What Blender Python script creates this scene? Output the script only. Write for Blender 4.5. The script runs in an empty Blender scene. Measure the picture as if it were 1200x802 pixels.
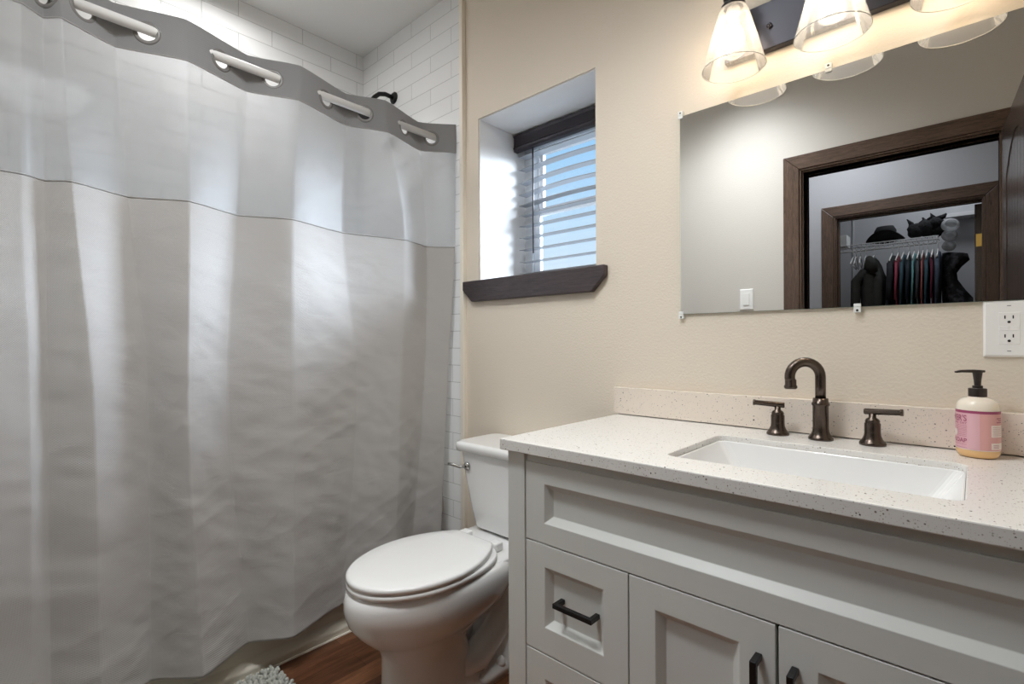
import bpy, bmesh, math, random
import numpy as np
from mathutils import Vector, Matrix, noise
PI = math.pi
rnd = random.Random(7)
scene = bpy.context.scene
COL = scene.collection

# ------------------------------------------------------------------ camera
YAW, ROLL, FPX = math.radians(42.66), math.radians(-0.266), 588.5
cam = bpy.data.cameras.new('camera'); cam_o = bpy.data.objects.new('camera', cam); COL.objects.link(cam_o)
cam.sensor_fit = 'HORIZONTAL'; cam.sensor_width = 32.0; cam.lens = 32.0 * FPX / 1200; cam.clip_start = 0.02
f_ = Vector((-math.sin(YAW), math.cos(YAW), 0)); r_ = Vector((math.cos(YAW), math.sin(YAW), 0)); u_ = Vector((0, 0, 1))
r2 = r_ * math.cos(ROLL) + u_ * math.sin(ROLL); u2 = -r_ * math.sin(ROLL) + u_ * math.cos(ROLL)
M = Matrix((r2, u2, -f_)).transposed().to_4x4(); M.translation = Vector((0, 0, 1.12))
cam_o.matrix_world = M
scene.camera = cam_o

# ------------------------------------------------------------------ view and render look
vs = scene.view_settings
vs.view_transform = 'Standard'; vs.look = 'None'; vs.exposure = 0.5; vs.gamma = 1.0; vs.use_curve_mapping = False
scene.render.engine = 'CYCLES'
cy = scene.cycles
cy.use_denoising = True; cy.max_bounces = 10; cy.diffuse_bounces = 5; cy.glossy_bounces = 6
cy.transparent_max_bounces = 16; cy.transmission_bounces = 6; cy.sample_clamp_indirect = 4.0
cy.caustics_reflective = False; cy.caustics_refractive = False

# ------------------------------------------------------------------ world: pale blue day sky
w = bpy.data.worlds.new('sky'); scene.world = w; w.use_nodes = True
nt = w.node_tree; nt.nodes.clear()
out = nt.nodes.new('ShaderNodeOutputWorld'); bg = nt.nodes.new('ShaderNodeBackground')
tc = nt.nodes.new('ShaderNodeTexCoord'); sp = nt.nodes.new('ShaderNodeSeparateXYZ'); cr = nt.nodes.new('ShaderNodeValToRGB')
cr.color_ramp.elements[0].position = 0.10; cr.color_ramp.elements[0].color = (0.78, 0.90, 1.0, 1)
cr.color_ramp.elements[1].position = 0.42; cr.color_ramp.elements[1].color = (0.30, 0.62, 0.98, 1)
nt.links.new(tc.outputs['Generated'], sp.inputs[0]); nt.links.new(sp.outputs['Z'], cr.inputs[0])
nt.links.new(cr.outputs[0], bg.inputs[0]); nt.links.new(bg.outputs[0], out.inputs[0])
bg.inputs[1].default_value = 0.72

# ------------------------------------------------------------------ lights
def lamp(name, kind, loc, energy, color=(1, 1, 1), size=0.3, aim=None, size_y=None, angle=None):
    d = bpy.data.lights.new(name, kind); d.energy = energy; d.color = color
    if kind == 'AREA':
        d.size = size
        if size_y: d.shape = 'RECTANGLE'; d.size_y = size_y
    if kind == 'SUN': d.angle = angle
    if kind in ('POINT', 'SPOT'): d.shadow_soft_size = size
    if kind == 'SPOT': d.spot_size = angle; d.spot_blend = 1.0
    o = bpy.data.objects.new(name, d); COL.objects.link(o); o.location = loc
    if aim is not None:
        o.rotation_euler = (Vector(aim) - Vector(loc)).to_track_quat('-Z', 'Y').to_euler()
    return o
lamp('sun', 'SUN', (0.2, 4, 4), 24.0, (0.80, 0.88, 1.0), aim=(-1.15, 0.9, 2.75), angle=math.radians(35))
lamp('added_room_fill', 'SPOT', (-0.50, 0.80, 2.68), 40.0, (0.95, 0.98, 1.0), 0.14, aim=(-0.50, 0.80, 0), angle=math.radians(125))  # added fill spot over the room; no such fixture is known
lamp('added_front_fill', 'SPOT', (-0.95, 0.28, 2.68), 98.0, (0.95, 0.98, 1.0), 0.22, aim=(-0.98, 0.62, 0), angle=math.radians(152))  # invented fill spot, brightens vanity front, toilet and floor
lamp('added_shower_fill', 'AREA', (-2.12, 0.7, 2.64), 4.2, (1.0, 0.98, 0.96), 0.35, aim=(-2.12, 0.7, 0))  # added fill light to brighten the shower tile, source made up
lamp('added_hall_fill', 'AREA', (-0.7, -0.85, 2.66), 8.0, (0.92, 0.95, 1.0), 0.5, aim=(-0.9, -0.85, 0))  # added fill light for the hall behind the camera, fixture unseen
lamp('added_closet_fill', 'AREA', (-0.2, -1.9, 2.66), 3.5, (0.9, 0.94, 1.0), 0.3, aim=(-0.4, -1.95, 0))  # made-up fill light that brightens the closet contents

# ------------------------------------------------------------------ helpers
def tag(o, label=None, cat=None, group=None, kind=None):
    if label: o['label'] = label
    if cat: o['category'] = cat
    if group: o['group'] = group
    if kind: o['kind'] = kind
    return o
def thing(name, label, cat, loc=(0, 0, 0), group=None, kind=None, rotz=0):
    o = bpy.data.objects.new(name, None); COL.objects.link(o); o.empty_display_size = 0.05
    o.location = loc; o.rotation_euler = (0, 0, rotz)
    return tag(o, label, cat, group, kind)
def root_off(p):
    v = Vector((0, 0, 0))
    while p is not None: v += p.location; p = p.parent
    return v
def obj(name, bm, mat, parent=None, smooth=False, bevel=0, seg=2, local=False, solid=0, label=None, recalc=True, sub=0):
    if recalc: bmesh.ops.recalc_face_normals(bm, faces=bm.faces[:])
    me = bpy.data.meshes.new(name); bm.to_mesh(me); bm.free()
    if parent is not None and not local: me.transform(Matrix.Translation(-root_off(parent)))
    o = bpy.data.objects.new(name, me); COL.objects.link(o)
    if parent is not None: o.parent = parent
    for m in (mat if isinstance(mat, (list, tuple)) else [mat]): me.materials.append(m)
    if smooth:
        for p in me.polygons: p.use_smooth = True
    if solid:
        m = o.modifiers.new('thickness', 'SOLIDIFY'); m.thickness = solid; m.offset = 0
    if bevel:
        m = o.modifiers.new('bevel', 'BEVEL'); m.width = bevel; m.segments = seg; m.limit_method = 'ANGLE'; m.angle_limit = math.radians(40)
        m.harden_normals = False
        for p in me.polygons: p.use_smooth = False
    if sub:
        m = o.modifiers.new('sub', 'SUBSURF'); m.levels = sub; m.render_levels = sub
    if label: o['label'] = label
    return o
def B(): return bmesh.new()
def box(bm, x0, x1, y0, y1, z0, z1):
    vs_ = [bm.verts.new((x, y, z)) for z in (z0, z1) for y in (y0, y1) for x in (x0, x1)]
    for q in ((0, 1, 3, 2), (4, 6, 7, 5), (0, 4, 5, 1), (2, 3, 7, 6), (0, 2, 6, 4), (1, 5, 7, 3)):
        bm.faces.new([vs_[i] for i in q])
    return vs_
def loft(bm, rings, cap0=True, cap1=True, closed=True):
    R = [[bm.verts.new(p) for p in r] for r in rings]
    n = len(R[0]); m = n if closed else n - 1
    for a, b in zip(R[:-1], R[1:]):
        for i in range(m): bm.faces.new((a[i], a[(i + 1) % n], b[(i + 1) % n], b[i]))
    if cap0: bm.faces.new(R[0][::-1])
    if cap1: bm.faces.new(R[-1])
    return R
def frame_of(d):
    d = Vector(d).normalized(); a = Vector((0, 0, 1)) if abs(d.z) < 0.9 else Vector((1, 0, 0))
    u = d.cross(a).normalized(); return u, d.cross(u).normalized()
def lathe(bm, prof, c, axis=(0, 0, 1), n=32, cap0=True, cap1=True):
    ax = Vector(axis).normalized(); u, v = frame_of(ax); c = Vector(c)
    rings = [[c + ax * h + (u * math.cos(2 * PI * i / n) + v * math.sin(2 * PI * i / n)) * max(r, 1e-5) for i in range(n)] for r, h in prof]
    return loft(bm, rings, cap0, cap1)
def tube(bm, pts, r, n=14, cap=True):
    P = [Vector(p) for p in pts]; k = len(P)
    rr = r if isinstance(r, (list, tuple)) else [r] * k
    u = None; rings = []
    for i in range(k):
        d = (P[min(i + 1, k - 1)] - P[max(i - 1, 0)]).normalized()
        if u is None: u, v = frame_of(d)
        else:
            u = (u - d * u.dot(d)).normalized(); v = d.cross(u)
        rings.append([P[i] + (u * math.cos(2 * PI * j / n) + v * math.sin(2 * PI * j / n)) * rr[i] for j in range(n)])
    loft(bm, rings, cap, cap)
def prism(bm, pts, axis, a0, a1):
    # pts 2d polygon; axis 'x','y','z' = extrusion axis
    def mk(p, a):
        return {'x': (a, p[0], p[1]), 'y': (p[0], a, p[1]), 'z': (p[0], p[1], a)}[axis]
    loft(bm, [[mk(p, a0) for p in pts], [mk(p, a1) for p in pts]])
def rrect(x0, x1, y0, y1, r, k=5):
    P = []
    for cx, cy_, a in ((x1 - r, y1 - r, 0), (x0 + r, y1 - r, 90), (x0 + r, y0 + r, 180), (x1 - r, y0 + r, 270)):
        for i in range(k + 1):
            t = math.radians(a + 90 * i / k); P.append((cx + r * math.cos(t), cy_ + r * math.sin(t)))
    return P

# ------------------------------------------------------------------ materials
def hexc(h):
    c = [int(h[i:i + 2], 16) / 255 for i in (0, 2, 4)]
    return tuple((x / 12.92 if x <= 0.04045 else ((x + 0.055) / 1.055) ** 2.4) for x in c) + (1,)
def mat(name, color, rough=0.5, metal=0.0, spec=0.5, bump=None, coat=0, emit=None, alpha=None):
    m = bpy.data.materials.new(name); m.use_nodes = True; nt = m.node_tree
    b = nt.nodes['Principled BSDF']
    col = hexc(color) if isinstance(color, str) else tuple(color) + (1,)
    b.inputs['Base Color'].default_value = col; b.inputs['Roughness'].default_value = rough
    b.inputs['Metallic'].default_value = metal; b.inputs['Specular IOR Level'].default_value = spec
    b.inputs['Coat Weight'].default_value = coat
    if emit: b.inputs['Emission Color'].default_value = tuple(emit[0]) + (1,); b.inputs['Emission Strength'].default_value = emit[1]
    if bump:
        sc, st, dist = bump
        t = nt.nodes.new('ShaderNodeTexCoord'); n = nt.nodes.new('ShaderNodeTexNoise'); n.inputs['Scale'].default_value = sc; n.inputs['Detail'].default_value = 3
        bp = nt.nodes.new('ShaderNodeBump'); bp.inputs['Strength'].default_value = st; bp.inputs['Distance'].default_value = dist
        nt.links.new(t.outputs['Object'], n.inputs['Vector']); nt.links.new(n.outputs['Fac'], bp.inputs['Height']); nt.links.new(bp.outputs[0], b.inputs['Normal'])
    return m
def N(nt, t, **kw):
    n = nt.nodes.new(t)
    for k, v in kw.items():
        if k.startswith('i_'):
            n.inputs[k[2:].replace('_', ' ')].default_value = v
        else: setattr(n, k, v)
    return n
def wood(name, c1, c2, stretch, rough=0.45, scale=1.0):
    m = mat(name, c1, rough); nt = m.node_tree; b = nt.nodes['Principled BSDF']
    t = N(nt, 'ShaderNodeTexCoord'); mp = N(nt, 'ShaderNodeMapping'); mp.inputs['Scale'].default_value = stretch
    n1 = N(nt, 'ShaderNodeTexNoise', i_Scale=8 * scale, i_Detail=6, i_Roughness=0.65, i_Distortion=1.2)
    n2 = N(nt, 'ShaderNodeTexNoise', i_Scale=60 * scale, i_Detail=2)
    mx = N(nt, 'ShaderNodeMath', operation='ADD'); ml = N(nt, 'ShaderNodeMath', operation='MULTIPLY'); ml.inputs[1].default_value = 0.35
    cr = N(nt, 'ShaderNodeValToRGB'); e = cr.color_ramp.elements
    e[0].position = 0.42; e[0].color = hexc(c1); e[1].position = 0.86; e[1].color = hexc(c2)
    L = nt.links.new
    L(t.outputs['Object'], mp.inputs[0]); L(mp.outputs[0], n1.inputs['Vector']); L(mp.outputs[0], n2.inputs['Vector'])
    L(n2.outputs['Fac'], ml.inputs[0]); L(n1.outputs['Fac'], mx.inputs[0]); L(ml.outputs[0], mx.inputs[1]); L(mx.outputs[0], cr.inputs[0]); L(cr.outputs[0], b.inputs['Base Color'])
    bp = N(nt, 'ShaderNodeBump', i_Strength=0.15, i_Distance=0.002); L(mx.outputs[0], bp.inputs['Height']); L(bp.outputs[0], b.inputs['Normal'])
    return m
def tile_mat(name, ax):
    m = mat(name, 'F0F1F2', 0.07, spec=0.6); nt = m.node_tree; b = nt.nodes['Principled BSDF']; L = nt.links.new
    t = N(nt, 'ShaderNodeTexCoord'); s = N(nt, 'ShaderNodeSeparateXYZ'); c = N(nt, 'ShaderNodeCombineXYZ')
    a1 = N(nt, 'ShaderNodeMath', operation='ADD'); a1.inputs[1].default_value = 30 * 0.30 + (1.739 if ax == 'X' else 0.05)
    a2 = N(nt, 'ShaderNodeMath', operation='ADD'); a2.inputs[1].default_value = -2.547 + 0.0765 * 60
    br = N(nt, 'ShaderNodeTexBrick'); br.offset = 0.5
    br.inputs['Scale'].default_value = 1; br.inputs['Brick Width'].default_value = 0.30; br.inputs['Row Height'].default_value = 0.0765
    br.inputs['Mortar Size'].default_value = 0.0016; br.inputs['Mortar Smooth'].default_value = 0.3
    br.inputs['Color1'].default_value = hexc('EFF0F1'); br.inputs['Color2'].default_value = hexc('EAECED'); br.inputs['Mortar'].default_value = hexc('C2C4C4')
    L(t.outputs['Object'], s.inputs[0]); L(s.outputs[ax], a1.inputs[0]); L(s.outputs['Z'], a2.inputs[0]); L(a1.outputs[0], c.inputs[0]); L(a2.outputs[0], c.inputs[1])
    L(c.outputs[0], br.inputs['Vector']); L(br.outputs['Color'], b.inputs['Base Color'])
    n = N(nt, 'ShaderNodeTexNoise', i_Scale=9.0, i_Detail=1); L(t.outputs['Object'], n.inputs['Vector'])
    inv = N(nt, 'ShaderNodeMath', operation='MULTIPLY'); inv.inputs[1].default_value = -1
    L(br.outputs['Fac'], inv.inputs[0])
    ad = N(nt, 'ShaderNodeMath', operation='MULTIPLY_ADD'); ad.inputs[1].default_value = 2.0; L(n.outputs['Fac'], ad.inputs[0]); L(inv.outputs[0], ad.inputs[2])
    bp = N(nt, 'ShaderNodeBump', i_Strength=0.5, i_Distance=0.0012); L(ad.outputs[0], bp.inputs['Height']); L(bp.outputs[0], b.inputs['Normal'])
    return m
def quartz_mat(name, base):
    m = mat(name, base, 0.22, spec=0.5); nt = m.node_tree; b = nt.nodes['Principled BSDF']; L = nt.links.new
    t = N(nt, 'ShaderNodeTexCoord')
    def specks(scale, lo, hi, seed):
        mp = N(nt, 'ShaderNodeMapping'); mp.inputs['Location'].default_value = (seed, seed * 2, seed * 3)
        v = N(nt, 'ShaderNodeTexVoronoi', i_Scale=scale); sep = N(nt, 'ShaderNodeSeparateColor')
        nz = N(nt, 'ShaderNodeTexNoise', i_Scale=scale * 2.2, i_Detail=2)
        mv = N(nt, 'ShaderNodeMix', data_type='VECTOR'); mv.inputs['Factor'].default_value = 0.0
        L(t.outputs['Object'], mp.inputs[0]); L(mp.outputs[0], v.inputs['Vector']); L(v.outputs['Color'], sep.inputs[0])
        # radius depends on random cell colour; many cells have none
        mr = N(nt, 'ShaderNodeMapRange'); mr.inputs['From Min'].default_value = lo; mr.inputs['From Max'].default_value = 1.0
        mr.inputs['To Min'].default_value = 0.0; mr.inputs['To Max'].default_value = hi
        L(sep.outputs[0], mr.inputs['Value'])
        ad = N(nt, 'ShaderNodeMath', operation='MULTIPLY_ADD'); ad.inputs[1].default_value = 0.25; L(mp.outputs[0], nz.inputs['Vector']); L(nz.outputs['Fac'], ad.inputs[0]); L(v.outputs['Distance'], ad.inputs[2])
        s2 = N(nt, 'ShaderNodeMath', operation='SUBTRACT'); s2.inputs[1].default_value = 0.125; L(ad.outputs[0], s2.inputs[0])
        lt = N(nt, 'ShaderNodeMath', operation='LESS_THAN'); L(s2.outputs[0], lt.inputs[0]); L(mr.outputs[0], lt.inputs[1])
        return lt.outputs[0]
    c = hexc(base); prev = None
    for (sc, lo, hi, col, seed) in ((430, 0.50, 0.40, 'D2CDC5', 1.3), (300, 0.70, 0.38, 'B5AEA5', 2.1), (210, 0.84, 0.36, '857C73', 4.7), (105, 0.90, 0.22, '3B3531', 7.9)):
        f = specks(sc, lo, hi, seed); mx = N(nt, 'ShaderNodeMix', data_type='RGBA')
        L(f, mx.inputs['Factor']); mx.inputs['B'].default_value = hexc(col)
        if prev is None: mx.inputs['A'].default_value = c
        else: L(prev, mx.inputs['A'])
        prev = mx.outputs['Result']
    L(prev, b.inputs['Base Color'])
    return m
def floor_mat():
    m = mat('floor_planks', '5A3A28', 0.38); nt = m.node_tree; b = nt.nodes['Principled BSDF']; L = nt.links.new
    t = N(nt, 'ShaderNodeTexCoord'); s = N(nt, 'ShaderNodeSeparateXYZ'); c = N(nt, 'ShaderNodeCombineXYZ')
    ax = N(nt, 'ShaderNodeMath', operation='ADD'); ax.inputs[1].default_value = 10.145
    ay = N(nt, 'ShaderNodeMath', operation='ADD'); ay.inputs[1].default_value = 20.31
    L(t.outputs['Object'], s.inputs[0]); L(s.outputs['Y'], ay.inputs[0]); L(s.outputs['X'], ax.inputs[0]); L(ay.outputs[0], c.inputs[0]); L(ax.outputs[0], c.inputs[1])
    br = N(nt, 'ShaderNodeTexBrick'); br.offset = 0.37; br.offset_frequency = 2
    br.inputs['Scale'].default_value = 1; br.inputs['Brick Width'].default_value = 0.55; br.inputs['Row Height'].default_value = 0.085
    br.inputs['Mortar Size'].default_value = 0.0007; br.inputs['Bias'].default_value = -0.1
    br.inputs['Color1'].default_value = hexc('5E3D2B'); br.inputs['Color2'].default_value = hexc('A87350'); br.inputs['Mortar'].default_value = hexc('2A1A12')
    L(c.outputs[0], br.inputs['Vector'])
    mp = N(nt, 'ShaderNodeMapping'); mp.inputs['Scale'].default_value = (1.5, 16, 1); L(c.outputs[0], mp.inputs[0])
    n = N(nt, 'ShaderNodeTexNoise', i_Scale=4, i_Detail=7, i_Roughness=0.7, i_Distortion=0.8); L(mp.outputs[0], n.inputs['Vector'])
    cr = N(nt, 'ShaderNodeValToRGB'); cr.color_ramp.elements[0].position = 0.35; cr.color_ramp.elements[0].color = (0.42, 0.40, 0.38, 1); cr.color_ramp.elements[1].position = 0.65; cr.color_ramp.elements[1].color = (1.25, 1.2, 1.15, 1)
    L(n.outputs['Fac'], cr.inputs[0])
    mx = N(nt, 'ShaderNodeMix', data_type='RGBA', blend_type='MULTIPLY'); mx.inputs['Factor'].default_value = 0.85
    L(br.outputs['Color'], mx.inputs['A']); L(cr.outputs[0], mx.inputs['B']); L(mx.outputs['Result'], b.inputs['Base Color'])
    return m
def cloth_mat(name, color, transl=0.3, transp=0.0, waffle=0.0, gloss=0.0, crease=0.0, period=0.0045):
    m = bpy.data.materials.new(name); m.use_nodes = True; nt = m.node_tree; nt.nodes.clear(); L = nt.links.new
    o = N(nt, 'ShaderNodeOutputMaterial'); c = hexc(color)
    d = N(nt, 'ShaderNodeBsdfDiffuse'); d.inputs[0].default_value = c; d.inputs['Roughness'].default_value = 0.6
    t = N(nt, 'ShaderNodeBsdfTranslucent'); t.inputs[0].default_value = c
    mx = N(nt, 'ShaderNodeMixShader'); mx.inputs[0].default_value = transl; L(d.outputs[0], mx.inputs[1]); L(t.outputs[0], mx.inputs[2]); last = mx.outputs[0]
    nrm = None
    if waffle or crease:
        uv = N(nt, 'ShaderNodeTexCoord'); s = N(nt, 'ShaderNodeSeparateXYZ'); L(uv.outputs['UV'], s.inputs[0])
        def sn(sock, per):
            a = N(nt, 'ShaderNodeMath', operation='MULTIPLY'); a.inputs[1].default_value = 2 * PI / per; b2 = N(nt, 'ShaderNodeMath', operation='SINE'); L(sock, a.inputs[0]); L(a.outputs[0], b2.inputs[0]); return b2.outputs[0]
        pr = N(nt, 'ShaderNodeMath', operation='MULTIPLY'); L(sn(s.outputs[0], period), pr.inputs[0]); L(sn(s.outputs[1], period), pr.inputs[1])
        b1 = N(nt, 'ShaderNodeBump', i_Strength=waffle, i_Distance=0.00035); L(pr.outputs[0], b1.inputs['Height'])
        mp = N(nt, 'ShaderNodeMapping'); mp.inputs['Scale'].default_value = (1.0, 2.6, 1); mp.inputs['Rotation'].default_value = (0, 0, 0.35); L(uv.outputs['UV'], mp.inputs[0])
        nz = N(nt, 'ShaderNodeTexNoise', i_Scale=7, i_Detail=4, i_Distortion=0.6); L(mp.outputs[0], nz.inputs['Vector'])
        b3 = N(nt, 'ShaderNodeBump', i_Strength=crease, i_Distance=0.006); L(nz.outputs['Fac'], b3.inputs['Height']); L(b1.outputs[0], b3.inputs['Normal'])
        L(b3.outputs[0], d.inputs['Normal']); L(b3.outputs[0], t.inputs['Normal']); nrm = b3.outputs[0]
        # weave: slightly darker pits
        mr = N(nt, 'ShaderNodeMapRange'); mr.inputs['From Min'].default_value = -1; mr.inputs['To Min'].default_value = 0.86; mr.inputs['To Max'].default_value = 1.06; L(pr.outputs[0], mr.inputs['Value'])
        vm = N(nt, 'ShaderNodeVectorMath', operation='SCALE'); vm.inputs[0].default_value = c[:3]; L(mr.outputs[0], vm.inputs['Scale']); L(vm.outputs[0], d.inputs[0]); L(vm.outputs[0], t.inputs[0])
    if gloss:
        g = N(nt, 'ShaderNodeBsdfGlossy'); g.inputs['Roughness'].default_value = 0.42
        m2 = N(nt, 'ShaderNodeMixShader'); m2.inputs[0].default_value = gloss; L(last, m2.inputs[1]); L(g.outputs[0], m2.inputs[2]); last = m2.outputs[0]
        if nrm: L(nrm, g.inputs['Normal'])
    if transp:
        tr = N(nt, 'ShaderNodeBsdfTransparent'); tr.inputs[0].default_value = (0.97, 0.98, 0.99, 1)
        m3 = N(nt, 'ShaderNodeMixShader'); m3.inputs[0].default_value = transp; L(last, m3.inputs[1]); L(tr.outputs[0], m3.inputs[2]); last = m3.outputs[0]
    L(last, o.inputs[0]); return m
def thin_glass(name, tint=(1, 1, 1), haze=0.0, refl=1.0, rough=0.02):
    m = bpy.data.materials.new(name); m.use_nodes = True; nt = m.node_tree; nt.nodes.clear(); L = nt.links.new
    o = N(nt, 'ShaderNodeOutputMaterial'); tr = N(nt, 'ShaderNodeBsdfTransparent'); tr.inputs[0].default_value = tuple(tint) + (1,)
    g = N(nt, 'ShaderNodeBsdfGlossy'); g.inputs['Roughness'].default_value = rough
    lw = N(nt, 'ShaderNodeLayerWeight'); lw.inputs[0].default_value = 0.25
    ml = N(nt, 'ShaderNodeMath', operation='MULTIPLY'); ml.inputs[1].default_value = refl; L(lw.outputs['Fresnel'], ml.inputs[0])
    mx = N(nt, 'ShaderNodeMixShader'); L(ml.outputs[0], mx.inputs[0]); L(tr.outputs[0], mx.inputs[1]); L(g.outputs[0], mx.inputs[2]); last = mx.outputs[0]
    if haze:
        d = N(nt, 'ShaderNodeBsdfTranslucent'); d.inputs[0].default_value = (0.95, 0.95, 0.95, 1)
        d2 = N(nt, 'ShaderNodeBsdfDiffuse'); d2.inputs[0].default_value = (0.95, 0.95, 0.95, 1)
        ma = N(nt, 'ShaderNodeMixShader'); ma.inputs[0].default_value = 0.5; L(d.outputs[0], ma.inputs[1]); L(d2.outputs[0], ma.inputs[2])
        m2 = N(nt, 'ShaderNodeMixShader'); m2.inputs[0].default_value = haze; L(last, m2.inputs[1]); L(ma.outputs[0], m2.inputs[2]); last = m2.outputs[0]
    L(last, o.inputs[0]); return m

M_wall = mat('beige_orange_peel_paint', 'DCD1C1', 0.6, bump=(150, 0.35, 0.003))
M_hall = mat('hall_grey_paint', 'B9B9BB', 0.7, bump=(150, 0.2, 0.002))
M_white = mat('white_paint', 'E9E8E6', 0.55, bump=(150, 0.15, 0.002))
M_ceil = mat('ceiling_paint', 'E6E6E5', 0.8, bump=(180, 0.2, 0.002))
M_tileX = tile_mat('subway_tile_back', 'X'); M_tileY = tile_mat('subway_tile_side', 'Y')
M_trim = mat('cream_caulk_trim', 'EDE6D8', 0.35)
M_quartz = quartz_mat('speckled_quartz', 'E4E2DE')
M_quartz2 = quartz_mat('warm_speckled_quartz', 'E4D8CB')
M_wall2 = mat('beige_paint_in_whiter_light', 'CFCAC2', 0.6, bump=(150, 0.35, 0.003))  # beige wall paint with the whiter light on the front wall put into its colour
M_cab = mat('light_grey_cabinet_paint', 'D7D9D5', 0.42)
M_gap = mat('dark_gap', '2B2A28', 0.8)
M_black = mat('matte_black_metal', '151516', 0.35, 0.3)
M_bronze = mat('oil_rubbed_bronze', '584E47', 0.27, 0.9)
M_ceramic = mat('white_vitreous_china', 'EDEDEC', 0.12, coat=0.3)
M_seat = mat('white_seat_plastic', 'F0F0EF', 0.22)
M_chrome = mat('brushed_chrome', 'BDBDBB', 0.2, 1.0)
M_stain = wood('dark_stained_wood', '241F22', '4C4142', (1.2, 14, 14), 0.4)
M_casX = wood('brown_stained_casing_horizontal', '30231B', '6A5445', (1.5, 16, 16), 0.35)
M_casZ = wood('brown_stained_casing_vertical', '30231B', '6A5445', (16, 16, 1.5), 0.35)
M_door = wood('dark_door_wood', '211B18', '574A42', (26, 26, 1.0), 0.22)
M_floor = floor_mat()
M_tub = mat('cream_tub_enamel', 'D8D2C4', 0.2)
M_rod = mat('white_rod_enamel', 'E6E5E3', 0.3)
M_band = cloth_mat('grey_header_cloth', 'A4A4A5', 0.1, waffle=0.5, crease=0.2)
M_sheer = cloth_mat('sheer_voile', 'A9ADB2', 0.30, transp=0.56, gloss=0.06)
M_fab = cloth_mat('waffle_weave_cloth', 'D3D1CF', 0.22, waffle=0.9, crease=0.35)
M_seam = cloth_mat('seam_stitching', 'A9A7A6', 0.1)
M_ring = mat('grey_plastic_ring', '7E7C7A', 0.35)
M_mirror = mat('mirror_silver', (0.86, 0.88, 0.89), 0.0, 1.0)
M_medge = mat('mirror_edge', '9FB3A9', 0.1)
M_plastic = mat('white_plastic', 'F1F0ED', 0.25)
M_slot = mat('black_slot', '1A1715', 0.6)
M_clip = mat('clear_clip_plastic', 'E9ECEA', 0.12)
M_screw = mat('screw_metal', '55524C', 0.3, 1)
M_plate = mat('dark_plate_metal', '34343A', 0.32, 0.75)
M_shade = thin_glass('clear_shade_glass', (0.98, 0.98, 0.97), haze=0.18, refl=1.2)
M_rim = mat('shade_glass_rim', 'CFCFCA', 0.08, spec=0.8)
M_bulb = mat('lit_bulb', 'FFFFFF', 0.4, emit=((1.0, 0.78, 0.54), 26.0))
M_bulb2 = mat('lit_bulb_cool', 'FFFFFF', 0.4, emit=((1.0, 0.86, 0.68), 26.0))
M_pane = thin_glass('window_pane_glass', (0.97, 0.99, 1.0), refl=0.6)
M_vinyl = mat('white_vinyl', 'E4E6E8', 0.35)
M_slat = mat('grey_wood_slat', 'A6A9AE', 0.45)
M_slatend = M_slat
M_val = wood('espresso_valance', '1F1A20', '3B343A', (1.2, 16, 16), 0.4)

# ------------------------------------------------------------------ room shell
H, YW, XR, YF = 2.70, 1.50, 0.42, -0.08
def struct(name, bm, m, **kw):
    return tag(obj(name, bm, m, **kw), kind='structure')
WX0, WX1, WZ0, WZ1 = -1.575, -0.978, 1.385, 2.085
b = B(); box(b, -2.7, XR + .15, -2.6, 1.80, -0.08, 0.0); struct('floor', b, M_floor)
b = B(); box(b, -2.7, XR + .15, -0.2, 1.80, H, H + .1); struct('ceiling', b, M_ceil)
b = B()
box(b, -1.663, WX0, YW, 1.84, 0, H); box(b, WX1, XR + .1, YW, 1.84, 0, H)
box(b, WX0, WX1, YW, 1.84, 0, WZ0 - .02); box(b, WX0, WX1, YW, 1.84, WZ1, H)
struct('wall_back', b, M_wall)
b = B(); box(b, -2.6, -1.667, 1.49, 1.84, 0, H); struct('wall_shower_back', b, M_tileX)
b = B(); box(b, -2.6, -2.483, -0.2, 1.49, 0, H); struct('wall_left', b, M_tileY)
b = B(); box(b, -1.677, -1.655, 1.480, 1.505, 0, H); struct('trim_1', b, M_trim, bevel=.003)
b = B(); box(b, XR, XR + .1, -0.2, YW, 0, H); struct('wall_right', b, M_wall)
DX0, DX1, DZ = -0.675, 0.085, 2.03
b = B(); box(b, -2.483, DX0 - .01, -0.2, YF, 0, H); box(b, DX1 + .01, XR, -0.2, YF, 0, H); box(b, DX0 - .01, DX1 + .01, -0.2, YF, DZ + .01, H)
struct('wall_front', b, M_wall2)
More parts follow.
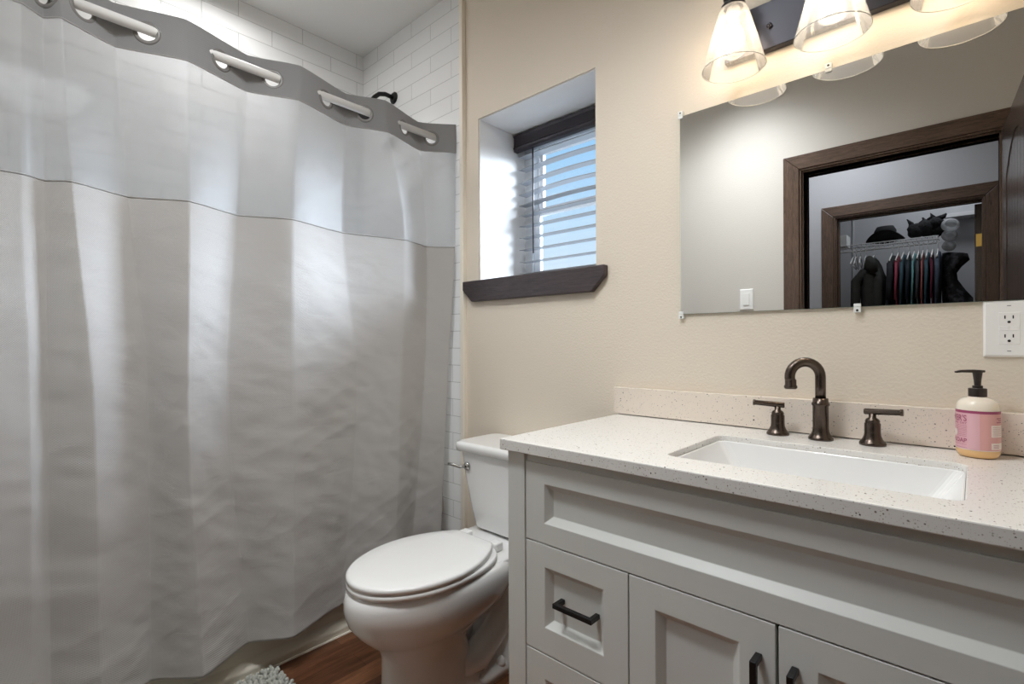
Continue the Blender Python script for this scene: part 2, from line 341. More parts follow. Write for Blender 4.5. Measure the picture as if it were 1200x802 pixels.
# door casing and jamb towards the bathroom
def casing(name, x0, x1, zt, y0, y1, wd, mh, mv, jy0, jy1):
    root = thing(name, None, None, ((x0 + x1) / 2, y0, 0), kind='structure')
    s = 1 if y1 > y0 else -1
    for (a, c, sgn) in ((x0, x0 - wd, -1), (x1, x1 + wd, 1)):
        b = B(); prism(b, [(a + sgn * -.0, 0), (c, 0), (c, zt + wd), (a, zt)], 'y', y0, y1); obj('side_casing', b, mv, root, bevel=.004)
    b = B(); prism(b, [(x0, zt), (x0 - wd, zt + wd), (x1 + wd, zt + wd), (x1, zt)], 'y', y0, y1); obj('head_casing', b, mh, root, bevel=.004)
    # raised inner step of casing
    b = B()
    yy0, yy1 = y0, y1 - s * .006
    box(b, x0, x0 + .010, min(yy0, yy1), max(yy0, yy1), 0, zt); box(b, x1 - .010, x1, min(yy0, yy1), max(yy0, yy1), 0, zt); box(b, x0, x1, min(yy0, yy1), max(yy0, yy1), zt - .010, zt)
    obj('casing_step', b, mv, root, bevel=.002)
    b = B(); t = .018
    box(b, x0 - .004, x0 + t, jy0, jy1, 0, zt); box(b, x1 - t, x1 + .004, jy0, jy1, 0, zt); box(b, x0, x1, jy0, jy1, zt - t, zt + .004)
    box(b, x0 + t, x0 + t + .010, (jy0 + jy1) / 2 - .018, (jy0 + jy1) / 2 + .018, 0, zt - t); box(b, x0 + t, x1 - t, (jy0 + jy1) / 2 - .018, (jy0 + jy1) / 2 + .018, zt - t - .010, zt - t)
    obj('jamb', b, mv, root, bevel=.002)
    return root
casing('trim_2', -0.695, 0.100, 2.045, YF, YF + .02, .078, M_casX, M_casZ, -0.2, YF)
casing('trim_3', -0.695, 0.100, 2.045, -0.20, -0.22, .078, M_casX, M_casZ, -0.199, YF - .001)
# hall and closet
HY = -1.43
b = B(); box(b, -2.7, 1.5, -2.6, -0.2, H, H + .1); struct('ceiling_hall', b, M_ceil)
b = B(); box(b, XR + .15, 1.5, -2.6, -0.2, -0.08, 0.0); struct('floor_hall', b, M_floor)
CX0, CX1 = -0.775, 0.055
b = B(); box(b, -2.7, CX0, HY - .12, HY, 0, H); box(b, CX1, 1.5, HY - .12, HY, 0, H); box(b, CX0, CX1, HY - .12, HY, 2.05, H); struct('wall_hall', b, M_hall)
b = B(); box(b, -2.8, -2.7, -2.6, -0.2, 0, H); struct('wall_hall_left', b, M_hall)
b = B(); box(b, 1.5, 1.6, -2.6, -0.2, 0, H); struct('wall_hall_right', b, M_hall)
b = B(); box(b, XR, 1.5, -0.2, -0.08, 0, H); struct('wall_hall_front', b, M_hall)
b = B(); box(b, -1.9, 0.6, -2.5, -2.4, 0, H); struct('wall_closet_back', b, M_hall)
b = B(); box(b, -1.9, -1.8, -2.4, HY - .12, 0, H); struct('wall_closet_left', b, M_hall)
b = B(); box(b, 0.5, 0.6, -2.4, HY - .12, 0, H); struct('wall_closet_right', b, M_hall)
casing('trim_4', CX0, CX1, 2.045, HY, HY + .02, .078, M_casX, M_casZ, HY - .12, HY)
b = B(); box(b, XR - .012, XR, YF, 0.90, 0, .10); struct('baseboard_right', b, M_white, bevel=.003)
b = B(); box(b, -1.655, -0.89, 1.488, 1.50, 0, .10); struct('baseboard_back', b, M_white, bevel=.003)

# ------------------------------------------------------------------ window
win = thing('window_1', None, None, ((WX0 + WX1) / 2, 1.80, WZ0), kind='structure')
b = B()
for (x0, x1, z0, z1) in ((WX0, WX0 + .004, WZ0, WZ1), (WX1 - .004, WX1, WZ0, WZ1), (WX0, WX1, WZ1 - .004, WZ1), (WX0, WX1, WZ0 - .02, WZ0 - .001)):
    box(b, x0, x1, YW + .006, 1.80, z0, z1)
obj('recess_lining', b, M_white, win)
b = B()
FY0, FY1 = 1.80, 1.86
for (x0, x1, z0, z1) in ((WX0, WX0 + .05, WZ0 - .02, WZ1), (WX1 - .05, WX1, WZ0 - .02, WZ1), (WX0 + .05, WX1 - .05, WZ1 - .05, WZ1), (WX0 + .05, WX1 - .05, WZ0 - .02, WZ0 + .03)):
    box(b, x0, x1, FY0, FY1, z0, z1)
obj('window_frame', b, M_vinyl, win, bevel=.003)
for nm, z0, z1, yy in (('upper_sash', 1.715, WZ1 - .05, 1.838), ('lower_sash', WZ0 + .03, 1.745, 1.815)):
    b = B(); a0, a1 = WX0 + .05, WX1 - .05; s = .034
    for (x0, x1, q0, q1) in ((a0, a0 + s, z0, z1), (a1 - s, a1, z0, z1), (a0 + s, a1 - s, z1 - s, z1), (a0 + s, a1 - s, z0, z0 + s)):
        box(b, x0, x1, yy, yy + .02, q0, q1)
    so = obj(nm, b, M_vinyl, win, bevel=.003)
    b = B(); box(b, a0 + s, a1 - s, yy + .008, yy + .012, z0 + s, z1 - s); obj('pane', b, M_pane, so)
b = B(); prism(b, [(-1.655, WZ0), (-1.655, WZ0 - .038), (-1.600, 1.295), (-0.985, 1.295), (-0.930, WZ0 - .035), (-0.930, WZ0)], 'y', 1.475, 1.501)
sill = obj('window_sill', b, M_stain, win, bevel=.004)
b = B(); box(b, WX0 + .001, WX1 - .001, 1.5015, 1.80, WZ0 - .022, WZ0 - .0005); obj('sill_board', b, M_stain, win, bevel=.002)

bl = thing('window_blind', 'dark valance window blind with open grey slats in the window recess', 'window blind', ((WX0 + WX1) / 2, 1.75, 2.0))
b = B(); prism(b, [(1.715, 2.072), (1.735, 2.078), (1.745, 2.078), (1.745, 2.0), (1.722, 2.0), (1.722, 2.010), (1.717, 2.016), (1.722, 2.024), (1.722, 2.062)], 'x', WX0 + .006, WX1 - .006); obj('valance', b, M_val, bl)
b = B(); box(b, WX0 + .012, WX1 - .012, 1.746, 1.790, 2.035, 2.078); obj('headrail', b, M_vinyl, bl)
zs_ = [2.015, 1.978, 1.918, 1.855, 1.800, 1.752, 1.706, 1.656, 1.602, 1.546, 1.489, 1.437]
for i, z in enumerate(zs_):
    b = B(); n = 16; bow = [.0, .004, .011, .015, .017, .012, .004, 0, 0, 0, 0, 0][i]
    rings = []
    for k in range(n + 1):
        t = k / n; x = WX0 + .018 + t * (WX1 - WX0 - .036); zz = z + bow * 4 * t * (1 - t)
        rings.append([(x, 1.742, zz - .0018), (x, 1.768, zz + .0010), (x, 1.794, zz + .0005), (x, 1.794, zz + .0035), (x, 1.768, zz + .0040), (x, 1.742, zz + .0012)])
    loft(b, rings); obj('slat', b, M_slat, bl)
b = B(); box(b, WX0 + .018, WX1 - .018, 1.745, 1.792, WZ0 + .003, WZ0 + .016); obj('bottom_rail', b, M_slat, bl, bevel=.003)
for x in (WX0 + .10, WX1 - .10):
    b = B()
    for yy in (1.743, 1.793): tube(b, [(x, yy, 2.04), (x, yy, WZ0 + .01)], .0009, 6)
    obj('ladder_cord', b, M_val, bl)
b = B(); tube(b, [(-1.462, 1.731, 2.0), (-1.462, 1.731, 1.52)], .0035, 8); obj('wand', b, M_val, bl, smooth=True)

# ------------------------------------------------------------------ vanity
CT, CB = 0.876, 0.848
VX0, VX1 = -0.875, 0.373
FYc = 0.935
van = thing('vanity_cabinet', 'light grey shaker vanity cabinet with black pulls under the speckled countertop', 'cabinet', ((VX0 + VX1) / 2, 1.2, 0))
b = B()
box(b, VX0, VX0 + .056, .932, .955, 0, .846); box(b, VX1 - .056, VX1, .932, .955, 0, .846)
box(b, VX0 + .056, VX1 - .056, .940, .955, .826, .846)
obj('face_frame', b, M_cab, van, bevel=.0015)
b = B(); box(b, VX0 + .002, VX1 - .002, .958, 1.495, .09, .70); box(b, VX0 + .002, VX0 + .02, .958, 1.495, 0, .846); box(b, VX1 - .02, VX1 - .002, .958, 1.495, 0, .846)
box(b, VX0 + .02, VX1 - .02, .958, .975, .70, .845)
obj('body', b, [M_cab], van, bevel=.001)
b = B(); box(b, VX0 + .056, VX1 - .056, .9555, .9575, .09, .84); obj('shadow_gap_backing', b, M_gap, van)
def panel(name, x0, x1, z0, z1, ox0, ox1, oz0, oz1, parent, g=.0015):
    b = B(); x0 += g; x1 -= g; z0 += g; z1 -= g; s, dp = .016, .016
    R = [[(x0, z0), (x1, z0), (x1, z1), (x0, z1)], [(ox0, oz0), (ox1, oz0), (ox1, oz1), (ox0, oz1)],
         [(ox0 + s, oz0 + s), (ox1 - s, oz0 + s), (ox1 - s, oz1 - s), (ox0 + s, oz1 - s)]]
    ys = [FYc, FYc, FYc + dp]
    rings = [[(p[0], FYc + .019, p[1]) for p in R[0]]] + [[(p[0], y, p[1]) for p in r] for r, y in zip(R, ys)]
    loft(b, rings); return obj(name, b, M_cab, parent, bevel=.0012)
def pull(p0, p1, parent, label='black bar pull'):
    b = B(); p0 = Vector(p0); p1 = Vector(p1); d = (p1 - p0).normalized(); w_, so = .0055, .030
    up = Vector((0, 0, 1)) if abs(d.z) < .5 else Vector((1, 0, 0))
    def bar(a, c, e1, e2, h):
        loft(b, [[a + e1 * h + e2 * h, a - e1 * h + e2 * h, a - e1 * h - e2 * h, a + e1 * h - e2 * h], [c + e1 * h + e2 * h, c - e1 * h + e2 * h, c - e1 * h - e2 * h, c + e1 * h - e2 * h]])
    Y = Vector((0, -1, 0))
    bar(p0 + Y * so - d * w_, p1 + Y * so + d * w_, up, Y, w_)
    for p in (p0, p1): bar(p, p + Y * (so - w_ + .001), up, d, w_)
    return obj('handle', b, M_black, parent, bevel=.0012, label=label)
xa, xb = VX0 + .056, VX1 - .056
panel('false_drawer_front', xa, xb, .635, .828, xa + .060, xb - .060, .685, .779, van)
for (x0, x1, nx0, nx1) in ((-.819, -.534, -.759, -.595), (.034, xb, .094, .257)):
    d1 = panel('drawer', x0, x1, .372, .635, nx0, nx1, .436, .580, van); m = (nx0 + nx1) / 2
    pull((m + .009 - .048, FYc + .016, .508), (m + .009 + .048, FYc + .016, .508), d1)
    d2 = panel('drawer', x0, x1, .10, .372, nx0, nx1, .164, .312, van)
    pull((m + .015 - .048, FYc + .016, .238), (m + .015 + .048, FYc + .016, .238), d2)
d = panel('door', -.534, -.251, .10, .635, -.474, -.312, .165, .580, van); pull((-.279, FYc, .455), (-.279, FYc, .570), d)
d = panel('door', -.249, .034, .10, .635, -.189, -.026, .165, .580, van); pull((-.222, FYc, .455), (-.222, FYc, .570), d)
b = B(); box(b, VX0 + .02, VX1 - .02, .985, 1.0, 0, .088); obj('toe_kick', b, M_cab, van)

# countertop with rectangular cut-out
b = B()
hx0, hx1, hy0, hy1 = -.490, -.012, 1.015, 1.328
X0, X1, Y0, Y1 = -.888, .415, .915, 1.498
inn = rrect(hx0, hx1, hy0, hy1, .022, 5)
outp = []
for i, p in enumerate(inn):
    q = i // 6; outp.append([(X1, Y1), (X0, Y1), (X0, Y0), (X1, Y0)][q])
vt = {}
def V(x, y, z):
    k = (round(x, 5), round(y, 5), round(z, 5))
    if k not in vt: vt[k] = b.verts.new((x, y, z))
    return vt[k]
n = len(inn)
for z in (CT, CB):
    for i in range(n):
        j = (i + 1) % n; q = [V(*inn[i], z), V(*inn[j], z), V(*outp[j], z), V(*outp[i], z)]
        u = []; [u.append(v) for v in q if v not in u]
        b.faces.new(u)
for L_ in (inn, [(X0, Y0), (X1, Y0), (X1, Y1), (X0, Y1)]):
    for i in range(len(L_)):
        j = (i + 1) % len(L_); b.faces.new((V(*L_[i], CT), V(*L_[j], CT), V(*L_[j], CB), V(*L_[i], CB)))
tag(obj('countertop', b, M_quartz, bevel=.0025), 'white speckled quartz countertop with a rectangular sink cut-out on the vanity', 'countertop')
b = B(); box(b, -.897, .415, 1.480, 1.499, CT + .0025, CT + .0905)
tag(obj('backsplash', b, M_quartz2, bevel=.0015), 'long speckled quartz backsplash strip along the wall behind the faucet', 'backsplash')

# sink basin
sk = thing('sink', 'white rectangular undermount sink with sloping sides set into the countertop', 'sink', (-.251, 1.17, .73))
b = B()
rings = []
def rr3(x0, x1, y0, y1, r, z): return [(p[0], p[1], z) for p in rrect(x0, x1, y0, y1, r, 5)]
rings.append(rr3(hx0 - .02, hx1 + .02, hy0 - .02, hy1 + .02, .03, CB - .002))
rings.append(rr3(hx0 + .0012, hx1 - .0012, hy0 + .0012, hy1 - .0012, .021, CB - .002))
rings.append(rr3(hx0 + .0012, hx1 - .0012, hy0 + .0012, hy1 - .0012, .021, .863))
rings.append(rr3(hx0 + .005, hx1 - .005, hy0 + .004, hy1 - .004, .020, .861))
rings.append(rr3(hx0 + .060, hx1 - .062, hy0 + .010, hy1 - .010, .02, .765))
rings.append(rr3(hx0 + .075, hx1 - .077, hy0 + .018, hy1 - .018, .02, .752))
rings.append(rr3(-.30, -.20, 1.13, 1.21, .03, .745))
rings.append(rr3(-.30, -.20, 1.13, 1.21, .03, .738))
rings.append(rr3(hx0 + .068, hx1 - .068, hy0 + .01, hy1 - .01, .02, .742))
rings.append(rr3(hx0 - .005, hx1 + .005, hy0 - .005, hy1 + .005, .03, CB - .014))
rings.append(rr3(hx0 - .02, hx1 + .02, hy0 - .02, hy1 + .02, .03, CB - .010))
loft(b, rings, False, False)
for i in range(0): pass
obj('basin', b, M_ceramic, sk, smooth=False, bevel=.004, seg=3)
b = B(); lathe(b, [(.0, .0), (.024, .0), (.024, .004), (.018, .006), (.0, .006)], (-.25, 1.17, .7455), n=24); obj('drain', b, M_bronze, sk, smooth=False)

# ------------------------------------------------------------------ faucet
fc = thing('faucet', 'oil rubbed bronze widespread faucet with gooseneck spout and two lever handles', 'faucet', (-.280, 1.425, CT))
fx, fy = -.280, 1.425
b = B()
lathe(b, [(.0, 0), (.027, 0), (.027, .005), (.0245, .008), (.021, .013), (.0185, .020), (.0172, .030), (.0172, .083), (.0195, .085), (.0195, .090), (.0172, .092), (.0165, .102), (.0, .102)], (fx, fy, CT), n=36)
obj('spout_base', b, M_bronze, fc, smooth=True)
b = B(); R_ = .036; z0 = CT + .10; zc = CT + .155
dx, dy = -0.62, -0.78  # spout points towards the room over the basin
# in the photograph the spout swings to the left of the picture
dv = Vector((-.80, -.60, 0))
pts = [(fx, fy, z0), (fx, fy, z0 + .03), (fx, fy, zc)]
for k in range(1, 15):
    a = PI * k / 14 * 1.02; o_ = dv * (R_ * (1 - math.cos(a))); pts.append((fx + o_.x, fy + o_.y, zc + R_ * math.sin(a)))
e_ = Vector(pts[-1]); pts.append(tuple(e_ + Vector((0, 0, -.014)) + dv * -.002))
tube(b, pts, .0118, 20); obj('spout', b, M_bronze, fc, smooth=True)
e_ = Vector(pts[-1])
b = B(); lathe(b, [(.0, 0), (.0125, 0), (.0148, .003), (.0148, .007), (.0128, .010), (.0128, .022), (.0118, .024), (.0, .024)], (e_.x, e_.y, e_.z - .014), n=28); obj('aerator', b, M_bronze, fc, smooth=True)
for (x, y, lx, ly) in ((-.378, 1.430, -.055, -.012), (-.176, 1.430, .058, -.008)):
    b = B()
    lathe(b, [(.0, 0), (.0265, 0), (.0265, .005), (.024, .008), (.020, .014), (.0168, .022), (.0160, .030), (.0160, .050), (.0140, .053), (.0150, .055), (.0130, .060), (.0075, .064), (.0070, .074), (.0, .074)], (x, y, CT), n=32)
    ho = obj('handle', b, M_bronze, fc, smooth=True)
    b = B(); s = Vector((lx, ly, 0)).normalized(); p0 = Vector((x, y, CT + .077)) - s * .016; p1 = p0 + s * .074 + Vector((0, 0, .004))
    tube(b, [p0, p0 + s * .002, p0 + s * .068 + Vector((0, 0, .0036)), p0 + s * .069 + Vector((0, 0, .0037)), p1], [.0066, .0072, .0066, .0076, .0076], 18)
    obj('lever', b, M_bronze, ho, smooth=True)

# ------------------------------------------------------------------ soap dispenser
SX, SY = .004, 1.432
M_soapb = mat('frosted_soap_bottle', 'F0E6D6', 0.25, spec=0.5)
b0 = M_soapb.node_tree.nodes['Principled BSDF']; b0.inputs['Subsurface Weight'].default_value = 0.3; b0.inputs['Subsurface Radius'].default_value = (.01, .008, .006); b0.inputs['Subsurface Scale'].default_value = 0.5
M_amber = mat('amber_soap', 'E9BE86', 0.2); M_pink = mat('pink_label', 'E3B4BD', 0.4); M_pinkd = mat('rose_label_print', 'B0647C', 0.45); M_plum = mat('plum_label_stripe', 'A2476B', 0.4); M_lblw = mat('white_label_patch', 'F0E4DC', 0.45); M_pink2 = mat('salmon_label_panel', 'E0A9A6', 0.4)
M_pump = mat('dark_brown_pump', '2A211E', 0.35)
sd = thing('soap_dispenser', 'pump soap dispenser with pink label and black pump on the countertop', 'soap bottle', (SX, SY, CT))
rb = .0345
b = B(); lathe(b, [(.0, 0), (.026, 0), (.031, .002), (rb - .0005, .008), (rb, .014), (rb, .016)], (SX, SY, CT + .0006), n=48, cap1=False); obj('bottle_base', b, M_amber, sd, smooth=True, label='amber soap showing at the bottle base')
b = B(); lathe(b, [(rb, .016), (rb, .098), (rb - .001, .107), (.031, .114), (.026, .119), (.020, .122), (.0145, .124), (.0145, .127), (0, .127)], (SX, SY, CT + .0006), n=48, cap0=False); obj('bottle', b, M_soapb, sd, smooth=True)
base_ang = math.atan2(-SY, -SX)          # direction from the bottle towards the viewer
def wrap(bm_, a0, a1, z0, z1, r, n=24):
    rings = [[(SX + r * math.cos(base_ang + a), SY + r * math.sin(base_ang + a), z) for z in (z0, z1)] for a in [a0 + (a1 - a0) * i / n for i in range(n + 1)]]
    loft(bm_, rings, False, False, closed=False)
def zz(v): return CT + v
D = math.radians
b = B(); wrap(b, D(-110), D(250), zz(.018), zz(.098), rb + .0004, 64)
lab = obj('label', b, M_pink, sd, smooth=True)
b = B(); wrap(b, D(-110), D(0), zz(.0925), zz(.098), rb + .0007); wrap(b, D(-0), D(110), zz(.0925), zz(.098), rb + .0007); obj('label_stripe', b, M_plum, lab)
b = B(); wrap(b, D(5), D(95), zz(.0185), zz(.0925), rb + .0006); obj('side_panel', b, M_pink2, lab)
b = B(); wrap(b, D(35), D(85), zz(.046), zz(.070), rb + .0009, 10); wrap(b, D(35), D(85), zz(.021), zz(.034), rb + .0009, 10); obj('info_patch', b, M_lblw, lab)
b = B()
for i in range(6): wrap(b, D(39), D(75), zz(.0495 + i * .0033), zz(.0500 + i * .0033), rb + .0012, 8)
for i in range(3): wrap(b, D(41), D(62), zz(.0240 + i * .0028), zz(.0248 + i * .0028), rb + .0012, 4)
for i in range(3): wrap(b, D(52 + 6 * (i % 2)), D(75), zz(.083 - i * .004), zz(.0850 - i * .004), rb + .0012, 4)
obj('fine_print', b, M_pinkd, lab)
def wrap_text(txt, size, ang_right, zb, r, m, parent, name, cx=1.0):
    cu = bpy.data.curves.new(name, 'FONT'); cu.body = txt; cu.size = size; cu.align_x = 'RIGHT'; cu.offset = size * .02
    to = bpy.data.objects.new(name + '_tmp', cu); COL.objects.link(to)
    dg = bpy.context.evaluated_depsgraph_get(); dg.update()
    me = bpy.data.meshes.new_from_object(to.evaluated_get(dg))
    bpy.data.objects.remove(to)
    bm_ = B(); bm_.from_mesh(me); bpy.data.meshes.remove(me)
    bmesh.ops.subdivide_edges(bm_, edges=bm_.edges[:], cuts=1)
    for v in bm_.verts:
        a = base_ang + ang_right + v.co.x * cx / r
        z = zb + v.co.y; v.co = Vector((SX + r * math.cos(a), SY + r * math.sin(a), z))
    return obj(name, bm_, m, parent)
AR = D(-28)
wrap_text("MEYER'S", .0178, AR, zz(.0755), rb + .0012, M_pinkd, lab, 'name_print', .80)
wrap_text("CLEAN  DAY", .0056, AR, zz(.0695), rb + .0012, M_pinkd, lab, 'subtitle_print', 1.25)
wrap_text("HAND SOAP", .0120, AR, zz(.0315), rb + .0012, M_pinkd, lab, 'soap_print', 1.0)
b = B()
for i in range(4): wrap(b, AR - D(80), AR, zz(.0585 + i * .0026), zz(.0590 + i * .0026), rb + .0012, 14)
for i in range(5): wrap(b, AR - D(33), AR, zz(.0440 + i * .0030), zz(.0445 + i * .0030), rb + .0012, 10)
for i in range(2): wrap(b, AR - D(80), AR, zz(.0205 + i * .0065), zz(.0210 + i * .0065), rb + .0012, 14)
obj('ruled_print', b, M_pinkd, lab)
b = B()
cz_, ca = zz(.0505), AR - D(46)
for k in range(20):
    t0, t1 = 2 * PI * k / 20, 2 * PI * (k + 1) / 20
    P = [(SX + (rb + .0011) * math.cos(base_ang + ca + q[0] / rb), SY + (rb + .0011) * math.sin(base_ang + ca + q[0] / rb), cz_ + q[1]) for q in ((0, 0), (.0075 * math.cos(t0), .0075 * math.sin(t0)), (.0075 * math.cos(t1), .0075 * math.sin(t1)))]
    b.faces.new([b.verts.new(p) for p in P])
obj('round_emblem', b, M_lblw, lab)
b = B(); lathe(b, [(0, 0), (.0150, 0), (.0150, .0165), (.0138, .0175), (.0085, .0178), (.0085, .023), (.0, .023)], (SX, SY, zz(.1255)), n=32)
cap = obj('pump_collar', b, M_pump, sd, smooth=False, bevel=.0006)
b = B(); lathe(b, [(0, 0), (.0055, 0), (.0060, .010), (.0085, .030), (.0, .030)], (SX, SY, zz(.148)), n=20)
nd = Vector((-.86, -.52, 0)).normalized(); ntc = Vector((-nd.y, nd.x, 0)); c0 = Vector((SX, SY, zz(.1785)))
def sec(c, w_, h): return [tuple(c + ntc * a * w_ + Vector((0, 0, 1)) * d_ * h) for a, d_ in ((-1, -1), (1, -1), (1.0, 1), (-1.0, 1))]
loft(b, [sec(c0 - nd * .010, .007, .0022), sec(c0, .010, .003), sec(c0 + nd * .012, .007, .003), sec(c0 + nd * .030, .0045, .0026), sec(c0 + nd * .040 + Vector((0, 0, -.002)), .0035, .0018)])
obj('pump_head', b, M_pump, sd, bevel=.0008)

# ------------------------------------------------------------------ mirror
mi = thing('wall_mirror', 'large frameless wall mirror held by clear clips above the backsplash', 'mirror', (-.25, 1.495, 1.2))
MX0, MX1, MZ0, MZ1 = -.667, .36, 1.203, 1.813
b = B(); box(b, MX0, MX1, 1.4935, 1.4985, MZ0, MZ1); obj('mirror_backing', b, M_medge, mi)
b = B(); s_ = .012
R0 = [(MX0, MZ0), (MX1, MZ0), (MX1, MZ1), (MX0, MZ1)]; R1 = [(MX0 + s_, MZ0 + s_), (MX1 - s_, MZ0 + s_), (MX1 - s_, MZ1 - s_), (MX0 + s_, MZ1 - s_)]
box(b, MX0 + .0005, MX1 - .0005, 1.4925, 1.4934, MZ0 + .0005, MZ1 - .0005); obj('mirror_glass', b, M_mirror, mi)
for (x, z, s) in ((MX0 + .003, MZ1, 1), (-.272, MZ1, 1), (.20, MZ1, 1), (MX0 + .003, MZ0, -1), (-.213, MZ0, -1), (.20, MZ0, -1)):
    b = B(); box(b, x - .0075, x + .0075, 1.4885, 1.499, min(z + s * .001, z + s * .014), max(z + s * .001, z + s * .014)); box(b, x - .0075, x + .0075, 1.4885, 1.4918, min(z, z - s * .008), max(z, z - s * .008))
    c = obj('mirror_clip', b, M_clip, mi, bevel=.001)
    b = B(); lathe(b, [(0, 0), (.0028, 0), (.0022, .0012), (0, .0012)], (x, 1.4883, z + s * .0085), (0, -1, 0), n=12); obj('screw', b, M_screw, c)

# ------------------------------------------------------------------ outlet and light switch
def plate_thing(name, label, cat, x, z, y, s, w_, h):
    t = thing(name, label, cat, (x, y, z)); b = B()
    R = [[(x - w_ / 2, y, z - h / 2), (x + w_ / 2, y, z - h / 2), (x + w_ / 2, y, z + h / 2), (x - w_ / 2, y, z + h / 2)]]
    g = .004
    R.append([(p[0], y - s * .003, p[2]) for p in R[0]])
    R.append([(x - w_ / 2 + g, y - s * .006, z - h / 2 + g), (x + w_ / 2 - g, y - s * .006, z - h / 2 + g), (x + w_ / 2 - g, y - s * .006, z + h / 2 - g), (x - w_ / 2 + g, y - s * .006, z + h / 2 - g)])
    loft(b, R); obj('cover_plate', b, M_plastic, t, bevel=.0008); return t
ox, oz = .0535, 1.144
ot = plate_thing('wall_outlet', 'white duplex wall outlet on the beige wall under the mirror', 'outlet', ox, oz, 1.4995, 1, .080, .122)
b = B(); box(b, ox - .0165, ox + .0165, 1.4925, 1.495, oz - .034, oz + .034); fa = obj('receptacle_face', b, M_plastic, ot, bevel=.0008)
for dz in (.021, -.019):
    b = B()
    for dx_ in (-.0062, .0062): box(b, ox + dx_ - .0010, ox + dx_ + .0010, 1.4919, 1.4926, oz + dz - .0005, oz + dz + .0065)
    lathe(b, [(0, 0), (.0027, 0), (.0027, .0008), (0, .0008)], (ox, 1.4926, oz + dz - .0075), (0, -1, 0), n=12)
    obj('socket_slots', b, M_slot, fa)
b = B(); box(b, ox - .0145, ox - .0008, 1.4917, 1.4925, oz - .0045, oz + .0050); box(b, ox + .0008, ox + .0145, 1.4917, 1.4925, oz - .0045, oz + .0050); obj('test_buttons', b, M_plastic, fa, bevel=.0004)
for dz in (.048, -.048):
    b = B(); box(b, ox - .003, ox + .003, 1.4930, 1.4936, oz + dz - .0006, oz + dz + .0006); obj('plate_screw', b, M_screw, ot)
sx_, sz_ = -.972, 1.36
st = plate_thing('light_switch', 'white light switch on the wall left of the brown door casing, seen in the mirror', 'light switch', sx_, sz_, YF + .0005, -1, .075, .12)
b = B(); box(b, sx_ - .0165, sx_ + .0165, YF + .006, YF + .010, sz_ - .033, sz_ + .033); obj('rocker', b, M_plastic, st, bevel=.001)

# ------------------------------------------------------------------ vanity light
vl = thing('vanity_light', 'three-lamp vanity light with dark backplate and clear glass cone shades above the mirror', 'wall light', (-.248, 1.49, 1.97))
b = B(); box(b, -.525, .03, 1.474, 1.499, 1.913, 2.040); obj('backplate', b, M_plate, vl, bevel=.002)
for x in (-.405, -.09):
    b = B(); lathe(b, [(0, 0), (.007, 0), (.007, .006), (.004, .010), (0, .011)], (x, 1.474, 1.972), (0, -1, 0), n=16)
    obj('mounting_nut', b, M_plate, vl, smooth=False)
LY, LZ = 1.398, 1.853
for i, x in enumerate((-.474, -.248, -.022)):
    b = B(); tube(b, [(x, 1.474, 2.012), (x, 1.44, 2.014), (x, 1.415, 2.030), (x, LY, 2.055), (x, LY, 2.075)], .0075, 12); lathe(b, [(0, 0), (.021, 0), (.021, .006), (.0, .006)], (x, 1.4745, 2.012), (0, -1, 0), n=20)
    ar = obj('arm', b, M_black, vl, smooth=False)
    b = B(); lathe(b, [(0, .0), (.030, .0), (.031, .006), (.026, .012), (.022, .018), (.022, .022), (.025, .026), (.025, .036), (.018, .046), (.014, .07), (0, .07)], (x, LY, 2.014), n=32); obj('socket_cup', b, M_black, vl, smooth=False, bevel=.0008)
    b = B(); lathe(b, [(.0790, 0), (.0775, .006), (.0560, .085), (.0390, .145), (.0340, .158), (.0240, .161)], (x, LY, LZ), n=64, cap0=False, cap1=False)
    sh = obj('glass_shade', b, M_shade, vl, smooth=True)
    b = B(); n = 64
    tube(b, [(x + .0790 * math.cos(2 * PI * k / n), LY + .0790 * math.sin(2 * PI * k / n), LZ) for k in range(n + 1)], .0011, 8, cap=False); obj('shade_rim', b, M_rim, sh, smooth=True)
    b = B(); lathe(b, [(0, .0), (.012, .0015), (.020, .007), (.0255, .016), (.027, .027), (.0245, .040), (.0185, .054), (.0145, .064), (.0135, .070)], (x, LY, 1.905), n=28, cap1=True); obj('bulb', b, M_bulb2 if i == 1 else M_bulb, vl, smooth=True)
    b = B(); lathe(b, [(.0142, 0), (.0142, .022), (.0165, .024), (.0165, .042)], (x, LY, 1.973), n=24); obj('bulb_socket', b, M_plastic, vl, smooth=False)

# ------------------------------------------------------------------ toilet
tl = thing('toilet', 'white two-piece toilet with closed elongated lid between the tub and the vanity', 'toilet', (-1.267, 1.1, 0))
tx = -1.267
def egg(yf, yb, hw, z, n=48, pw=2.0, back=2.6, cyk=None):
    yc = cyk if cyk is not None else yb - (yb - yf) * .47; P = []
    for i in range(n):
        a = 2 * PI * i / n; c, s = math.cos(a), math.sin(a)
        p = pw if s < 0 else back
        X = hw * math.copysign(abs(c) ** (2 / p), c); Y = math.copysign(abs(s) ** (2 / p), s) * ((yc - yf) if s < 0 else (yb - yc))
        P.append((tx + X, yc + Y, z))
    return P
b = B()
loft(b, [egg(.80, 1.20, .112, .0), egg(.80, 1.20, .112, .012), egg(.812, 1.17, .100, .04), egg(.822, 1.12, .098, .12), egg(.822, 1.10, .098, .19), egg(.810, 1.12, .104, .225), egg(.775, 1.16, .130, .255), egg(.745, 1.22, .157, .285), egg(.719, 1.27, .175, .320), egg(.708, 1.30, .182, .355), egg(.708, 1.30, .182, .385), egg(.714, 1.28, .178, .405), egg(.726, 1.26, .170, .414), egg(.76, 1.20, .12, .414)])
